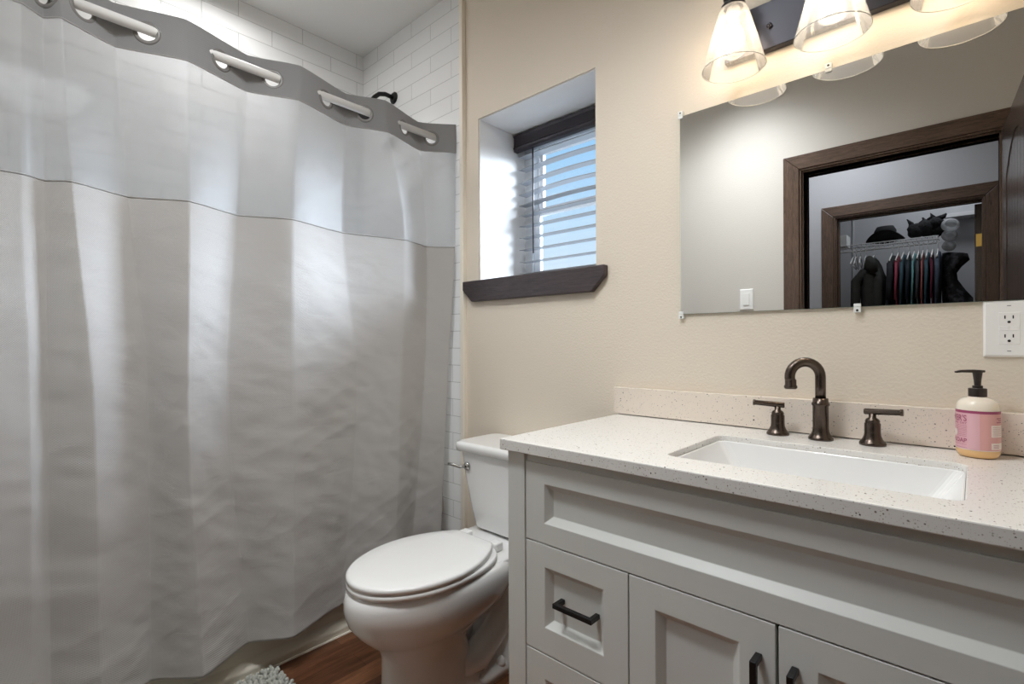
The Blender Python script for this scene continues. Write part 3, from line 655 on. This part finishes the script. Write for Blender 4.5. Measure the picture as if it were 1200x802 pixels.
# rear shelf that carries the tank
loft(b, [rr3(tx - .105, tx + .105, 1.10, 1.43, .05, .0), rr3(tx - .105, tx + .105, 1.10, 1.43, .05, .035), rr3(tx - .075, tx + .075, 1.16, 1.40, .05, .05), rr3(tx - .060, tx + .060, 1.20, 1.38, .05, .20), rr3(tx - .075, tx + .075, 1.16, 1.42, .05, .32), rr3(tx - .135, tx + .135, 1.10, 1.47, .05, .385), rr3(tx - .150, tx + .150, 1.10, 1.475, .04, .400), rr3(tx - .150, tx + .150, 1.10, 1.475, .04, .412), rr3(tx - .145, tx + .145, 1.105, 1.47, .04, .416)])
# trapway bulge on both flanks
for s in (-1, 1):
    tube(b, [(tx + s * .04, .98, .22), (tx + s * .07, 1.04, .235), (tx + s * .085, 1.10, .275), (tx + s * .095, 1.16, .33), (tx + s * .09, 1.22, .39)], [.02, .034, .034, .030, .026], 14)
    tube(b, [(tx + s * .07, 1.05, .10), (tx + s * .065, 1.12, .09), (tx + s * .055, 1.22, .14), (tx + s * .045, 1.29, .24), (tx + s * .04, 1.33, .3)], [.035, .046, .046, .042, .04], 14)
obj('bowl', b, M_ceramic, tl, smooth=True)
b = B()
loft(b, [egg(.724, 1.20, .174, .4170, cyk=.965), egg(.718, 1.205, .178, .4195, cyk=.965), egg(.718, 1.205, .178, .4320, cyk=.965), egg(.723, 1.20, .174, .4345, cyk=.965)]); obj('seat', b, M_seat, tl, smooth=True)
def lidring(g, z): 
    P = []
    for i, p in enumerate(egg(.718 + g, 1.215, .178 - g, z, cyk=.965, n=64)):
        x, y, z_ = p
        if y > .965:
            t = (y - .965) / .24; hw = (.178 - g) * (1 - .34 * t ** 1.6); 
            x = tx + (x - tx) * (1 - .30 * min(1, t) ** 1.6); y = min(y, 1.185 - g)
        P.append((x, y, z_))
    return P
b = B(); loft(b, [lidring(.005, .4362), lidring(0, .4380), lidring(0, .4480), lidring(.0025, .4520), lidring(.009, .4540), lidring(.06, .4552)]); obj('lid', b, M_seat, tl, smooth=True)
for s in (-1, 1):
    b = B(); box(b, tx + s * .075 - .02, tx + s * .075 + .02, 1.188, 1.225, .417, .447)
    obj('hinge', b, M_seat, tl, bevel=.006, seg=3)
b = B()
def tk(hw, y0, y1, z, r=.035, bulge=.012):
    P = []
    for (x, y) in rrect(tx - hw, tx + hw, y0, y1, r, 6):
        if y < (y0 + y1) / 2: y -= bulge * (1 - ((x - tx) / hw) ** 2)
        P.append((x, y, z))
    return P
loft(b, [tk(.125, 1.31, 1.46, .421), tk(.135, 1.297, 1.470, .430), tk(.150, 1.288, 1.475, .50), tk(.170, 1.280, 1.480, .60), tk(.186, 1.274, 1.482, .700), tk(.186, 1.274, 1.482, .708)]); obj('tank', b, M_ceramic, tl, smooth=False, bevel=.0)
for p in tl.children[-1].data.polygons: p.use_smooth = len(p.vertices) == 4
b = B(); loft(b, [tk(.190, 1.270, 1.486, .7085), tk(.203, 1.258, 1.490, .712), tk(.205, 1.256, 1.491, .733), tk(.202, 1.260, 1.488, .741), tk(.190, 1.272, 1.480, .7445)])
o = obj('tank_lid', b, M_ceramic, tl)
for p in o.data.polygons: p.use_smooth = len(p.vertices) == 4
b = B(); lathe(b, [(0, 0), (.0155, 0), (.0155, .005), (.012, .010), (.0, .010)], (tx - .135, 1.272, .655), (0, -1, 0), n=24)
tube(b, [(tx - .135, 1.258, .655), (tx - .155, 1.250, .653), (tx - .175, 1.238, .660), (tx - .195, 1.228, .662)], [.006, .0055, .006, .0045], 10); obj('flush_lever', b, M_chrome, tl, smooth=True)
for s in (-1, 1):
    b = B(); lathe(b, [(.0, 0), (.0165, 0), (.016, .010), (.012, .020), (.006, .026), (0, .027)], (tx + s * .090, 1.215, .035), n=20); obj('bolt_cap', b, M_seat, tl, smooth=True)
b = B(); lathe(b, [(0, 0), (.012, 0), (.012, .012), (.008, .014), (.0, .014)], (tx - .118, 1.43, .4175), n=12); obj('tank_bolt', b, M_bronze, tl)

# ------------------------------------------------------------------ bathtub
tb = thing('bathtub', 'cream alcove bathtub behind the shower curtain beside the wood floor', 'bathtub', (-2.13, .7, 0))
b = B(); prof = [(-1.786, 0), (-1.786, .025), (-1.812, .05), (-1.822, .12), (-1.820, .30), (-1.806, .345), (-1.808, .40), (-1.816, .42), (-1.86, .425), (-1.88, .41), (-1.93, .12), (-1.97, .08), (-2.30, .08), (-2.34, .12), (-2.40, .41), (-2.42, .425), (-2.482, .425), (-2.482, 0)]
prism(b, prof, 'y', YF + .001, 1.489)
obj('shell', b, M_tub, tb, bevel=.006, seg=3)
for y0, y1 in ((1.42, 1.488), (YF + .002, .0)):
    b = B(); prism(b, [(-1.86, .08), (-1.86, .424), (-2.42, .424), (-2.42, .08)], 'y', y0, y1); obj('end_wall', b, M_tub, tb, bevel=.01, seg=3)
b = B(); tube(b, [(-1.782, YF + .03, .002), (-1.782, 1.48, .002)], .005, 8); struct('trim_5', b, M_trim)

# ------------------------------------------------------------------ shower head
shw = thing('wall_shower', 'matte black shower arm and head on the white tiled wall', 'shower head', (-2.187, 1.49, 2.38))
b = B(); lathe(b, [(0, 0), (.030, 0), (.030, .004), (.022, .011), (.012, .013), (0, .013)], (-2.187, 1.4895, 2.375), (0, -1, 0), n=32); obj('flange', b, M_black, shw, smooth=False)
b = B(); tube(b, [(-2.187, 1.48, 2.375), (-2.187, 1.435, 2.376), (-2.187, 1.40, 2.364), (-2.187, 1.375, 2.340), (-2.187, 1.34, 2.29)], .011, 14); obj('shower_arm', b, M_black, shw, smooth=True)
b = B(); lathe(b, [(0, 0), (.014, 0), (.016, .02), (.030, .035), (.060, .048), (.062, .060), (.0, .061)], (-2.187, 1.345, 2.298), (0, -.62, -.78), n=32); obj('spray_head', b, M_black, shw, smooth=False)

# ------------------------------------------------------------------ shower rod and curtain
b = B(); RX, RZ = -1.77, 2.035
tube(b, [(RX, YF, RZ), (RX, 1.489, RZ)], .0145, 20); rod = thing('shower_rod', 'straight white shower curtain rod threaded through the curtain rings', 'curtain rod', (RX, .7, RZ)); obj('rod', b, M_rod, rod, smooth=True)
for y, s in ((YF, 1), (1.489, -1)):
    b = B(); lathe(b, [(0, 0), (.032, 0), (.032, .008), (.020, .022), (0, .022)], (RX, y, RZ), (0, s, 0), n=24); obj('end_flange', b, M_rod, rod, smooth=False)

TAB = [
[(-1.74, -0.026), (-1.735, -0.027), (-1.73, -0.029), (-1.73, -0.031)],
[(-1.74, 0.094), (-1.735, 0.092), (-1.725, 0.105), (-1.725, 0.107)],
[(-1.775, 0.136), (-1.765, 0.137), (-1.755, 0.14), (-1.755, 0.144)],
[(-1.745, 0.166), (-1.725, 0.186), (-1.71, 0.226), (-1.71, 0.241)],
[(-1.8, 0.284), (-1.79, 0.315), (-1.776, 0.356), (-1.782, 0.362)],
[(-1.735, 0.448), (-1.715, 0.449), (-1.692, 0.437), (-1.688, 0.472)],
[(-1.8, 0.644), (-1.79, 0.606), (-1.757, 0.563), (-1.768, 0.628)],
[(-1.735, 0.795), (-1.715, 0.757), (-1.695, 0.747), (-1.688, 0.745)],
[(-1.8, 1.003), (-1.785, 0.981), (-1.76, 1.022), (-1.765, 0.956)],
[(-1.735, 1.141), (-1.725, 1.222), (-1.72, 1.198), (-1.73, 1.168)],
[(-1.8, 1.349), (-1.78, 1.378), (-1.765, 1.349), (-1.76, 1.264)],
[(-1.7, 1.483), (-1.7, 1.472), (-1.725, 1.448), (-1.735, 1.405)]]
TZ = [-0.0, .49, 1.085, 1.91]          # depth below the rod of the four tabulated levels
def pchip(xs, ys, x):
    xs = np.asarray(xs, float); ys = np.asarray(ys, float); h = np.diff(xs); d = np.diff(ys) / h; m = np.zeros(len(xs))
    for i in range(1, len(xs) - 1):
        if d[i - 1] * d[i] > 0: m[i] = 2 / (1 / d[i - 1] + 1 / d[i])
    m[0], m[-1] = d[0], d[-1]
    x = np.clip(x, xs[0], xs[-1]); i = np.clip(np.searchsorted(xs, x) - 1, 0, len(xs) - 2); t = (x - xs[i]) / h[i]
    return (ys[i] * (2 * t**3 - 3 * t**2 + 1) + h[i] * m[i] * (t**3 - 2 * t**2 + t) + ys[i + 1] * (-2 * t**3 + 3 * t**2) + h[i] * m[i + 1] * (t**3 - t**2))
TA = np.array(TAB); KN = 26; K = len(TAB) - 1
kk = np.linspace(0, K, K * KN + 1)
def section(z):
    dz = max(0.0, RZ - z)
    px_ = [pchip(TZ, TA[i, :, 0], dz) for i in range(K + 1)]; py_ = [pchip(TZ, TA[i, :, 1], dz) for i in range(K + 1)]
    X = .35 * pchip(range(K + 1), px_, kk) + .65 * np.interp(kk, range(K + 1), px_); Y = .5 * pchip(range(K + 1), py_, kk) + .5 * np.interp(kk, range(K + 1), py_)
    return X, Y
sX, sY = section(1.5); arc = np.concatenate([[0], np.cumsum(np.hypot(np.diff(sX), np.diff(sY)))])
def cloth(zlist, wr, holes=None, off=0.0):
    bm = B(); uvl = bm.loops.layers.uv.new('UVMap'); rows = []
    for z in zlist:
        X, Y = section(z); row = []
        for i in range(len(kk)):
            x, y = float(X[i]), float(Y[i])
            a = wr(z)
            if a:
                s = arc[i]
                n1 = noise.noise(Vector((s * 5.0, z * 8.5 + s * 3, 3.1))); n2 = noise.noise(Vector((s * 13, z * 26 + s * 9, 7.7)))
                n3 = 1 - abs(noise.noise(Vector((s * 4 + 9, z * 11 - s * 4.5, 1.2)))) * 5
                x += a * (n1 * 1.6 + n2 * .7 + max(0, n3) * .55)
            row.append(bm.verts.new((x + off, y, z + .004 * math.sin(kk[i] * PI) * 0)))
        rows.append(row)
    for j in range(len(rows) - 1):
        for i in range(len(kk) - 1):
            c = (rows[j][i].co + rows[j + 1][i + 1].co) / 2
            if holes and any((c - h).length < .0250 for h in holes): continue
            f = bm.faces.new((rows[j][i], rows[j][i + 1], rows[j + 1][i + 1], rows[j + 1][i]))
            for l, (q, zq) in zip(f.loops, ((i, j), (i + 1, j), (i + 1, j + 1), (i, j + 1))): l[uvl].uv = (arc[q], zlist[zq])
    return bm
# grommets where the cloth crosses the rod
tX, tY = section(2.03); HC = []
for i in range(len(kk) - 1):
    if (tX[i] - RX) * (tX[i + 1] - RX) < 0:
        t = (RX - tX[i]) / (tX[i + 1] - tX[i]); HC.append((Vector((RX, tY[i] + t * (tY[i + 1] - tY[i]), RZ - .0095)), Vector((tX[i + 1] - tX[i], tY[i + 1] - tY[i], 0)).normalized()))
HC = [h for h in HC if h[0].y > .02]
cu = thing('shower_curtain', 'grey fabric shower curtain with sheer top panel hanging from the white rod', 'shower curtain', (-1.75, .7, 0.12))
band = obj('header_band', cloth(np.linspace(2.092, 1.968, 56), lambda z: 0, [h[0] for h in HC]), M_band, cu, smooth=True, solid=.0012, recalc=False)
obj('sheer_panel', cloth(np.linspace(1.9695, 1.543, 34), lambda z: .0012), M_sheer, cu, smooth=True, recalc=False)
fabric = obj('fabric_panel', cloth(np.linspace(1.5445, .128, 170), lambda z: .0010 + .0022 * min(1, (1.55 - z) / .7)), M_fab, cu, smooth=True, solid=.0012, recalc=False)
for zc_, nm in ((1.968, 'upper_seam'), (1.543, 'lower_seam')):
    b = cloth([zc_ + .0022, zc_ - .0022], lambda z: .0012, off=.0012); obj(nm, b, M_seam, cu, smooth=True, solid=.001, recalc=False)
for (c, tv) in HC:
    b = B(); nv = Vector((tv.y, -tv.x, 0)); n = 40
    prof = [(.0235, -.0018), (.0235, .0018), (.026, .0032), (.0315, .0032), (.0345, .0014), (.0345, -.0014), (.0315, -.0032), (.026, -.0032)]
    rings = []
    for k in range(n + 1):
        a = 2 * PI * k / n; e = tv * math.cos(a) + Vector((0, 0, 1)) * math.sin(a); rings.append([c + e * r + nv * h for r, h in prof])
    loft(b, rings, False, False); obj('ring_grommet', b, M_ring, cu, smooth=True)

# ------------------------------------------------------------------ bath mat
M_mat = mat('grey_chenille', 'B9BAB2', 0.95)
mt = thing('bath_mat', 'grey chenille bath mat on the wood floor beside the tub', 'bath mat', (-1.5, .4, 0))
b = B(); box(b, -1.755, -1.27, -.02, .705, .001, .008); obj('backing', b, M_mat, mt, bevel=.003)
verts, faces = [], []
tp = []; rr_ = [(0.0, 0), (.75, .12), (1, .4), (1, .7), (.7, .93), (0, 1)]
for (r, h) in rr_[1:-1]: tp += [(r * math.cos(2 * PI * k / 7), r * math.sin(2 * PI * k / 7), h) for k in range(7)]
tp += [(0, 0, 0), (0, 0, 1)]; tf = []
for j in range(3): tf += [(j * 7 + k, j * 7 + (k + 1) % 7, (j + 1) * 7 + (k + 1) % 7, (j + 1) * 7 + k) for k in range(7)]
tf += [(28, (k + 1) % 7, k) for k in range(7)] + [(29, 21 + k, 21 + (k + 1) % 7) for k in range(7)]
yv = -.02
while yv < .705:
    xv = -1.76
    while xv < -1.27:
        L_ = rnd.uniform(.018, .024); ax = Vector((rnd.uniform(-.7, .7), rnd.uniform(-.7, .7), 1)).normalized(); u, v = frame_of(ax); r = rnd.uniform(.0058, .0072)
        o_ = Vector((xv + rnd.uniform(-.003, .003), yv + rnd.uniform(-.003, .003), .005)); base = len(verts)
        verts += [tuple(o_ + u * p[0] * r + v * p[1] * r + ax * p[2] * L_) for p in tp]; faces += [tuple(base + q for q in f) for f in tf]
        xv += .0115
    yv += .0115
me = bpy.data.meshes.new('pile'); me.from_pydata(verts, [], faces); me.materials.append(M_mat)
for p in me.polygons: p.use_smooth = True
me.transform(Matrix.Translation(-mt.location)); pl = bpy.data.objects.new('pile', me); COL.objects.link(pl); pl.parent = mt; pl['kind'] = 'stuff'

# ------------------------------------------------------------------ bathroom door leaf (seen in the mirror)
dr = thing('door_1', None, None, (.090, YF + .024, 0), kind='structure', rotz=math.atan2(.730, -.0464 * -1) )
Ld, Hd, Td = .735, 2.03, .035
# local x runs from the hinge along the leaf, local -y..0 is the thickness
def loc(name, bm_, m, parent=dr, **kw): return obj(name, bm_, m, parent, local=True, **kw)
b = B(); box(b, 0, Ld, -Td + .006, -.006, .012, Hd); loc('leaf_core', b, M_door)
def arch(side):
    y0, y1 = (-.006, .0) if side else (-Td, -Td + .006)
    b = B(); s = .115; n = 16; xl, xr = s, Ld - s; zs0, zs1 = 1.80, 1.915
    arc_ = [(xl + (xr - xl) * k / n, zs0 + (zs1 - zs0) * math.sin(PI * k / n)) for k in range(n + 1)]
    for (x0, x1) in ((0, xl), (xr, Ld)): box(b, x0, x1, y0, y1, .012, Hd)
    for k in range(n): prism(b, [arc_[k], arc_[k + 1], (arc_[k + 1][0], Hd), (arc_[k][0], Hd)], 'y', y0, y1)
    box(b, xl, xr, y0, y1, .012, .22); box(b, xl, xr, y0, y1, .86, 1.0)
    loc('stile_and_rail_frame', b, M_door)
    b = B(); w_ = (xr - xl) / 7
    for i in range(7):
        x0 = xl + i * w_ + .003; x1 = xl + (i + 1) * w_ - .003; zc = zs0 + (zs1 - zs0) * math.sin(PI * (i + .5) / 7)
        ya, yb = (-.007, -.003) if side else (-Td + .003, -Td + .007)
        box(b, x0, x1, ya, yb, .22, .86); box(b, x0, x1, ya, yb, 1.0, min(zc, Hd - .12) - .01 + .01)
    loc('plank_panel', b, M_door)
arch(True); arch(False)
b = B()
lathe(b, [(0, 0), (.026, 0), (.026, .006), (.010, .010), (.010, .035), (.026, .045), (.028, .058), (.018, .066), (0, .067)], (Ld - .06, 0, .93), (0, 1, 0), n=24); loc('door_knob', b, M_bronze, smooth=True)

# ------------------------------------------------------------------ closet contents (seen in the mirror)
M_wire = mat('white_coated_wire', 'D8D8D8', 0.4); M_felt = mat('black_felt', '101012', 0.9, bump=(60, .5, .004)); M_fur = mat('dark_fur', '161618', 0.95, bump=(90, 1, .01))
M_brass = mat('brass', 'F2CB6E', 0.35, 0.6)
SY0, SY1, SZ = -1.90, -2.22, 1.895
ws = thing('wire_shelf', 'white wire closet shelf with hanging rod inside the closet', 'shelf', (-.7, -2.05, SZ))
b = B()
for y, z in ((SY0, SZ), (SY0, SZ - .022), (SY1, SZ), (-2.06, SZ)): tube(b, [(-1.79, y, z), (-.195, y, z)], .004, 8)
for i in range(50): tube(b, [(-1.76 + i * .0318, SY0, SZ - .02), (-1.76 + i * .0318, SY0, SZ + .003), (-1.76 + i * .0318, SY1, SZ + .003)], .0016, 5)
obj('wire_deck', b, M_wire, ws)
b = B(); tube(b, [(-1.79, SY0 - .01, 1.845), (-.205, SY0 - .01, 1.845)], .007, 10)
for x in (-1.5, -.9, -.205): tube(b, [(x, SY0, SZ), (x, SY0 - .004, 1.845)], .004, 6)
obj('hanging_rod', b, M_wire, ws, smooth=True)
b = B(); box(b, -.80, -.795, -2.398, -2.39, 1.0, 2.4); tag(obj('shelf_standard', b, M_wire), 'white slotted metal upright on the closet back wall left of the coats', 'shelf bracket')
b = B(); box(b, -.17, .49, -2.398, -2.25, 2.085, 2.115)
tag(obj('closet_side_shelf', b, M_wire), 'short white shelf board high on the closet back wall at the right', 'shelf')

hat = thing('black_hat', 'black wide-brimmed hat lying on the wire shelf', 'hat', (-.525, -1.98, SZ))
b = B(); n = 40
def hring(r, z, fold): return [(-.525 + r * math.cos(a) * 1.0, -2.0 + r * .80 * math.sin(a), z + fold * (abs(math.sin(a)) ** 2)) for a in [2 * PI * k / n for k in range(n)]]
loft(b, [hring(.125, SZ + .020, .07), hring(.128, SZ + .026, .07), hring(.075, SZ + .028, .01), hring(.073, SZ + .10, 0), hring(.055, SZ + .135, 0), hring(.02, SZ + .14, 0)]); loft(b, [hring(.124, SZ + .018, .068), hring(.05, SZ + .006, 0)], False, True)
obj('hat_body', b, M_felt, hat, smooth=True)
fh = thing('fur_hat', 'black fuzzy hat with flaps on the right end of the wire shelf', 'hat', (-.27, -1.98, SZ))
b = B()
for (cx_, cz, rr2) in ((-.33, .065, .06), (-.27, .075, .065), (-.22, .10, .055), (-.20, .05, .045)):
    lathe(b, [(rr2 * math.sin(PI * t / 10), rr2 - rr2 * math.cos(PI * t / 10)) for t in range(11)], (cx_, -2.0, SZ + cz - rr2 + .006), n=18)
for (x0, z0_, x1, z1_) in ((-.36, .10, -.385, .165), (-.25, .14, -.24, .19), (-.21, .14, -.15, .175), (-.30, .12, -.29, .17)): tube(b, [(x0, -2.0, SZ + z0_), ((x0 + x1) / 2 + .01, -2.0, SZ + (z0_ + z1_) / 2), (x1, -2.0, SZ + z1_)], [.02, .014, .004], 8)
for v in b.verts:
    v.co += Vector((noise.noise(v.co * 40), noise.noise(v.co * 40 + Vector((5, 5, 5))), noise.noise(v.co * 40 + Vector((9, 2, 1))))) * .012
    v.co.z = max(v.co.z, SZ + .006)
obj('fur_body', b, M_fur, fh, smooth=True)
b = B(); box(b, -.86, -.775, -2.10, -1.95, SZ + .005, SZ + .10); tag(obj('storage_box', b, M_plastic, bevel=.004), 'small white box on the left end of the wire shelf', 'box')

def hanger_bm(x, tilt=0.0):
    b = B(); y0 = SY0 - .01; zr = 1.845
    hook = [(x, y0 + .012 * math.cos(a) - .0, zr + .009 + .011 * math.sin(a)) for a in [math.radians(q) for q in range(-40, 200, 24)]]
    tube(b, hook[::-1][:] + [(x, y0, zr - .02), (x, y0, zr - .045)] if False else hook, .0022, 6)
    tube(b, [hook[0], (x, y0 + .004, zr - .015), (x, y0, zr - .045)], .0022, 6)
    for s in (-1, 1): tube(b, [(x, y0, zr - .045), (x + tilt * s * .3, y0 + s * .10, zr - .085), (x + tilt * s, y0 + s * .20, zr - .125)], .0045, 8)
    tube(b, [(x - tilt, y0 - .20, zr - .125), (x + tilt, y0 + .20, zr - .125)], .0035, 8)
    return b
hl = ['leftmost of the empty white hangers on the closet rod', 'second from the left of the empty white closet hangers', 'third from the left of the empty white closet hangers', 'empty white hanger nearest the dark hooded coat']
for i, x in enumerate((-.725, -.705, -.675, -.64)):
    tag(obj('clothes_hanger', hanger_bm(x, .010 + .004 * i), M_plastic, smooth=True), hl[i], 'hanger', 'empty hangers on the closet rod')
def garment(x, wd, color, label, length=.85, top=.0, sl=.0, name='hanging_shirt'):
    m = mat(color + '_cloth_' + str(round(-x * 1000)), color, .9, bump=(40, .6, .006)); g = thing(name, label, 'clothing', (x, SY0 - .01, 1.845), 'clothes hanging in the closet')
    obj('hanger', hanger_bm(x), M_plastic, g, smooth=True)
    b = B(); y0 = SY0 - .01; rings = []
    for t in (0, .03, .06, .12, .25, .45, .7, 1.0):
        z = 1.775 - t * length - top; hy = .05 + min(1, t / .08) * .16; hx = wd / 2 * (.35 + .65 * min(1, t / .1)) * (1 + .25 * math.sin(t * 9 + x * 40))
        hx = wd / 2 * (.45 + .55 * min(1, t / .08))
        ring = []
        for k in range(24):
            a = 2 * PI * k / 24; ring.append((x + hx * math.cos(a) * (1 + .18 * math.sin(5 * a + x * 60)) + .006 * math.sin(t * 8 + x * 90), y0 + hy * math.sin(a), z))
        rings.append(ring)
    loft(b, rings); gb = obj('garment', b, m, g, smooth=True)
    b = B(); tube(b, [(x, y0 + .19, 1.70 - top), (x + .004, y0 + .225, 1.60 - top), (x - .002, y0 + .235, 1.42 - top)], [wd * .30, wd * .34, wd * .26], 10); obj('sleeve', b, m, g, smooth=True)
    return g
G = [(-.470, .060, '17181D', 'black top hanging right of the dark hooded coat'), (-.432, .026, '8F3A4C', 'rose red shirt hanging beside the black top'), (-.400, .034, '2F4A54', 'dark teal shirt hanging just right of the rose red shirt'),
     (-.365, .034, '16232C', 'navy shirt hanging right of the dark teal shirt'), (-.335, .020, '66999A', 'pale teal shirt hanging between navy and charcoal shirts'), (-.308, .028, '3F4348', 'charcoal grey shirt with a pink one beside it'), (-.283, .016, 'A05A56', 'thin pink shirt hanging between grey and slate shirts'),
     (-.258, .030, '33505C', 'slate blue shirt hanging left of the burgundy shirt'), (-.228, .022, '5C1A33', 'burgundy shirt hanging near the right end of the closet rod')]
for g in G: garment(*g)
garment(-.198, .040, '3A4654', 'slate grey shirt, rightmost on the closet rod', top=-.0)
# hooded coat
M_coat = mat('olive_black_coat', '24241E', .9, bump=(30, .7, .01))
co = thing('hooded_coat', 'dark olive hooded coat hanging at the left of the clothes', 'coat', (-.585, SY0 - .01, 1.845))
obj('hanger', hanger_bm(-.585), M_plastic, co, smooth=True)
b = B(); y0 = SY0 - .0; rings = []
for z, hx, hy in ((1.775, .018, .03), (1.75, .035, .06), (1.71, .05, .10), (1.66, .062, .17), (1.62, .075, .20), (1.54, .078, .20), (1.40, .072, .19), (1.1, .08, .19), (.95, .085, .19)):
    rings.append([(-.595 + hx * math.cos(a) * (1 + .15 * math.sin(4 * a + z * 5)), y0 - .01 + hy * math.sin(a), z) for a in [2 * PI * k / 28 for k in range(28)]])
loft(b, rings); obj('coat_body', b, M_coat, co, smooth=True)
b = B()
for s, q in ((-1, 1), (1, .42)): tube(b, [(-.59 + s * q * .05, y0 + .10, 1.66), (-.59 + s * q * .095, y0 + .15, 1.58), (-.59 + s * q * .10, y0 + .15, 1.40), (-.59 + s * q * .085, y0 + .14, 1.15)], [.030, .034, .032, .026], 12)
obj('sleeve', b, M_coat, co, smooth=True)
b = B(); tube(b, [(-.60, y0 + .15, 1.76), (-.585, y0 + .19, 1.70), (-.57, y0 + .17, 1.64)], [.022, .045, .03], 14); obj('hood', b, M_coat, co, smooth=True)
# clear hanging cups and dark bag at the right
M_clr = thin_glass('clear_plastic', (.85, .87, .88), haze=.35)
cp = thing('cap_organizer', 'clear plastic hanging cap organizer at the right end of the shelf', 'organizer', (-.13, -1.9, 1.77))
b = B()
for i in range(3):
    z = 1.965 - i * .075; r = .052 - .006 * i
    lathe(b, [(r * .3, .0), (r * .8, .006), (r, .02), (r, .035), (r * .7, .05), (r * .62, .048), (r * .9, .03), (r * .7, .01)], (-.135 - .004 * i, -1.88, z - .02), (.25, .9, .35), n=24)
obj('plastic_cup', b, M_clr, cp, smooth=True)
b = B(); tube(b, [(-.15, -1.90, SZ + .12), (-.15, -1.90, 1.77)], .003, 6); obj('hang_strap', b, M_wire, cp)
M_bag = mat('mottled_black_cloth', '17171A', .85, bump=(25, .8, .012))
nt = M_bag.node_tree; nz = N(nt, 'ShaderNodeTexNoise', i_Scale=18.0, i_Detail=2); tcb = N(nt, 'ShaderNodeTexCoord'); crb = N(nt, 'ShaderNodeValToRGB'); crb.color_ramp.elements[0].position = .48; crb.color_ramp.elements[0].color = hexc('0D0D10'); crb.color_ramp.elements[1].position = .62; crb.color_ramp.elements[1].color = hexc('4B4C52')
nt.links.new(tcb.outputs['Object'], nz.inputs['Vector']); nt.links.new(nz.outputs['Fac'], crb.inputs[0]); nt.links.new(crb.outputs[0], nt.nodes['Principled BSDF'].inputs['Base Color'])
bg_ = thing('hanging_robe', 'mottled black robe hanging from a hook at the right of the clothes', 'robe', (-.13, -1.9, 1.2))
b = B(); rings = []
for z, cx_, hx, hy in ((1.760, -.145, .03, .05), (1.745, -.105, .068, .08), (1.70, -.100, .072, .10), (1.655, -.122, .052, .10), (1.61, -.135, .038, .10), (1.56, -.135, .042, .11), (1.48, -.112, .062, .12), (1.42, -.092, .082, .12), (1.2, -.086, .082, .12), (.95, -.086, .082, .12)):
    rings.append([(cx_ + hx * math.cos(a) * (1 + .08 * math.sin(4 * a + z * 9)), -1.91 + hy * math.sin(a) * (1 + .06 * math.sin(3 * a + z * 6)), z) for a in [2 * PI * k / 28 for k in range(28)]])
loft(b, rings); obj('robe_cloth', b, M_bag, bg_, smooth=True)
cd = thing('door_2', None, None, (.023, HY - .10, 0), kind='structure')
b = B(); box(b, .002, .052, -2.25, HY - .122, .012, 2.02); obj('leaf', b, M_door, cd, bevel=.002)
hg = thing('door_hinge', 'brass hinge on the edge of the dark open closet door', 'hinge', (.026, HY - .12, 1.78))
b = B(); box(b, .008, .038, HY - .1215, HY - .118, 1.738, 1.822); obj('hinge_leaf', b, M_brass, hg, bevel=.001)
b = B(); tube(b, [(.040, HY - .1145, 1.738), (.040, HY - .1145, 1.822)], .0045, 10); obj('hinge_barrel', b, M_brass, hg, smooth=True)
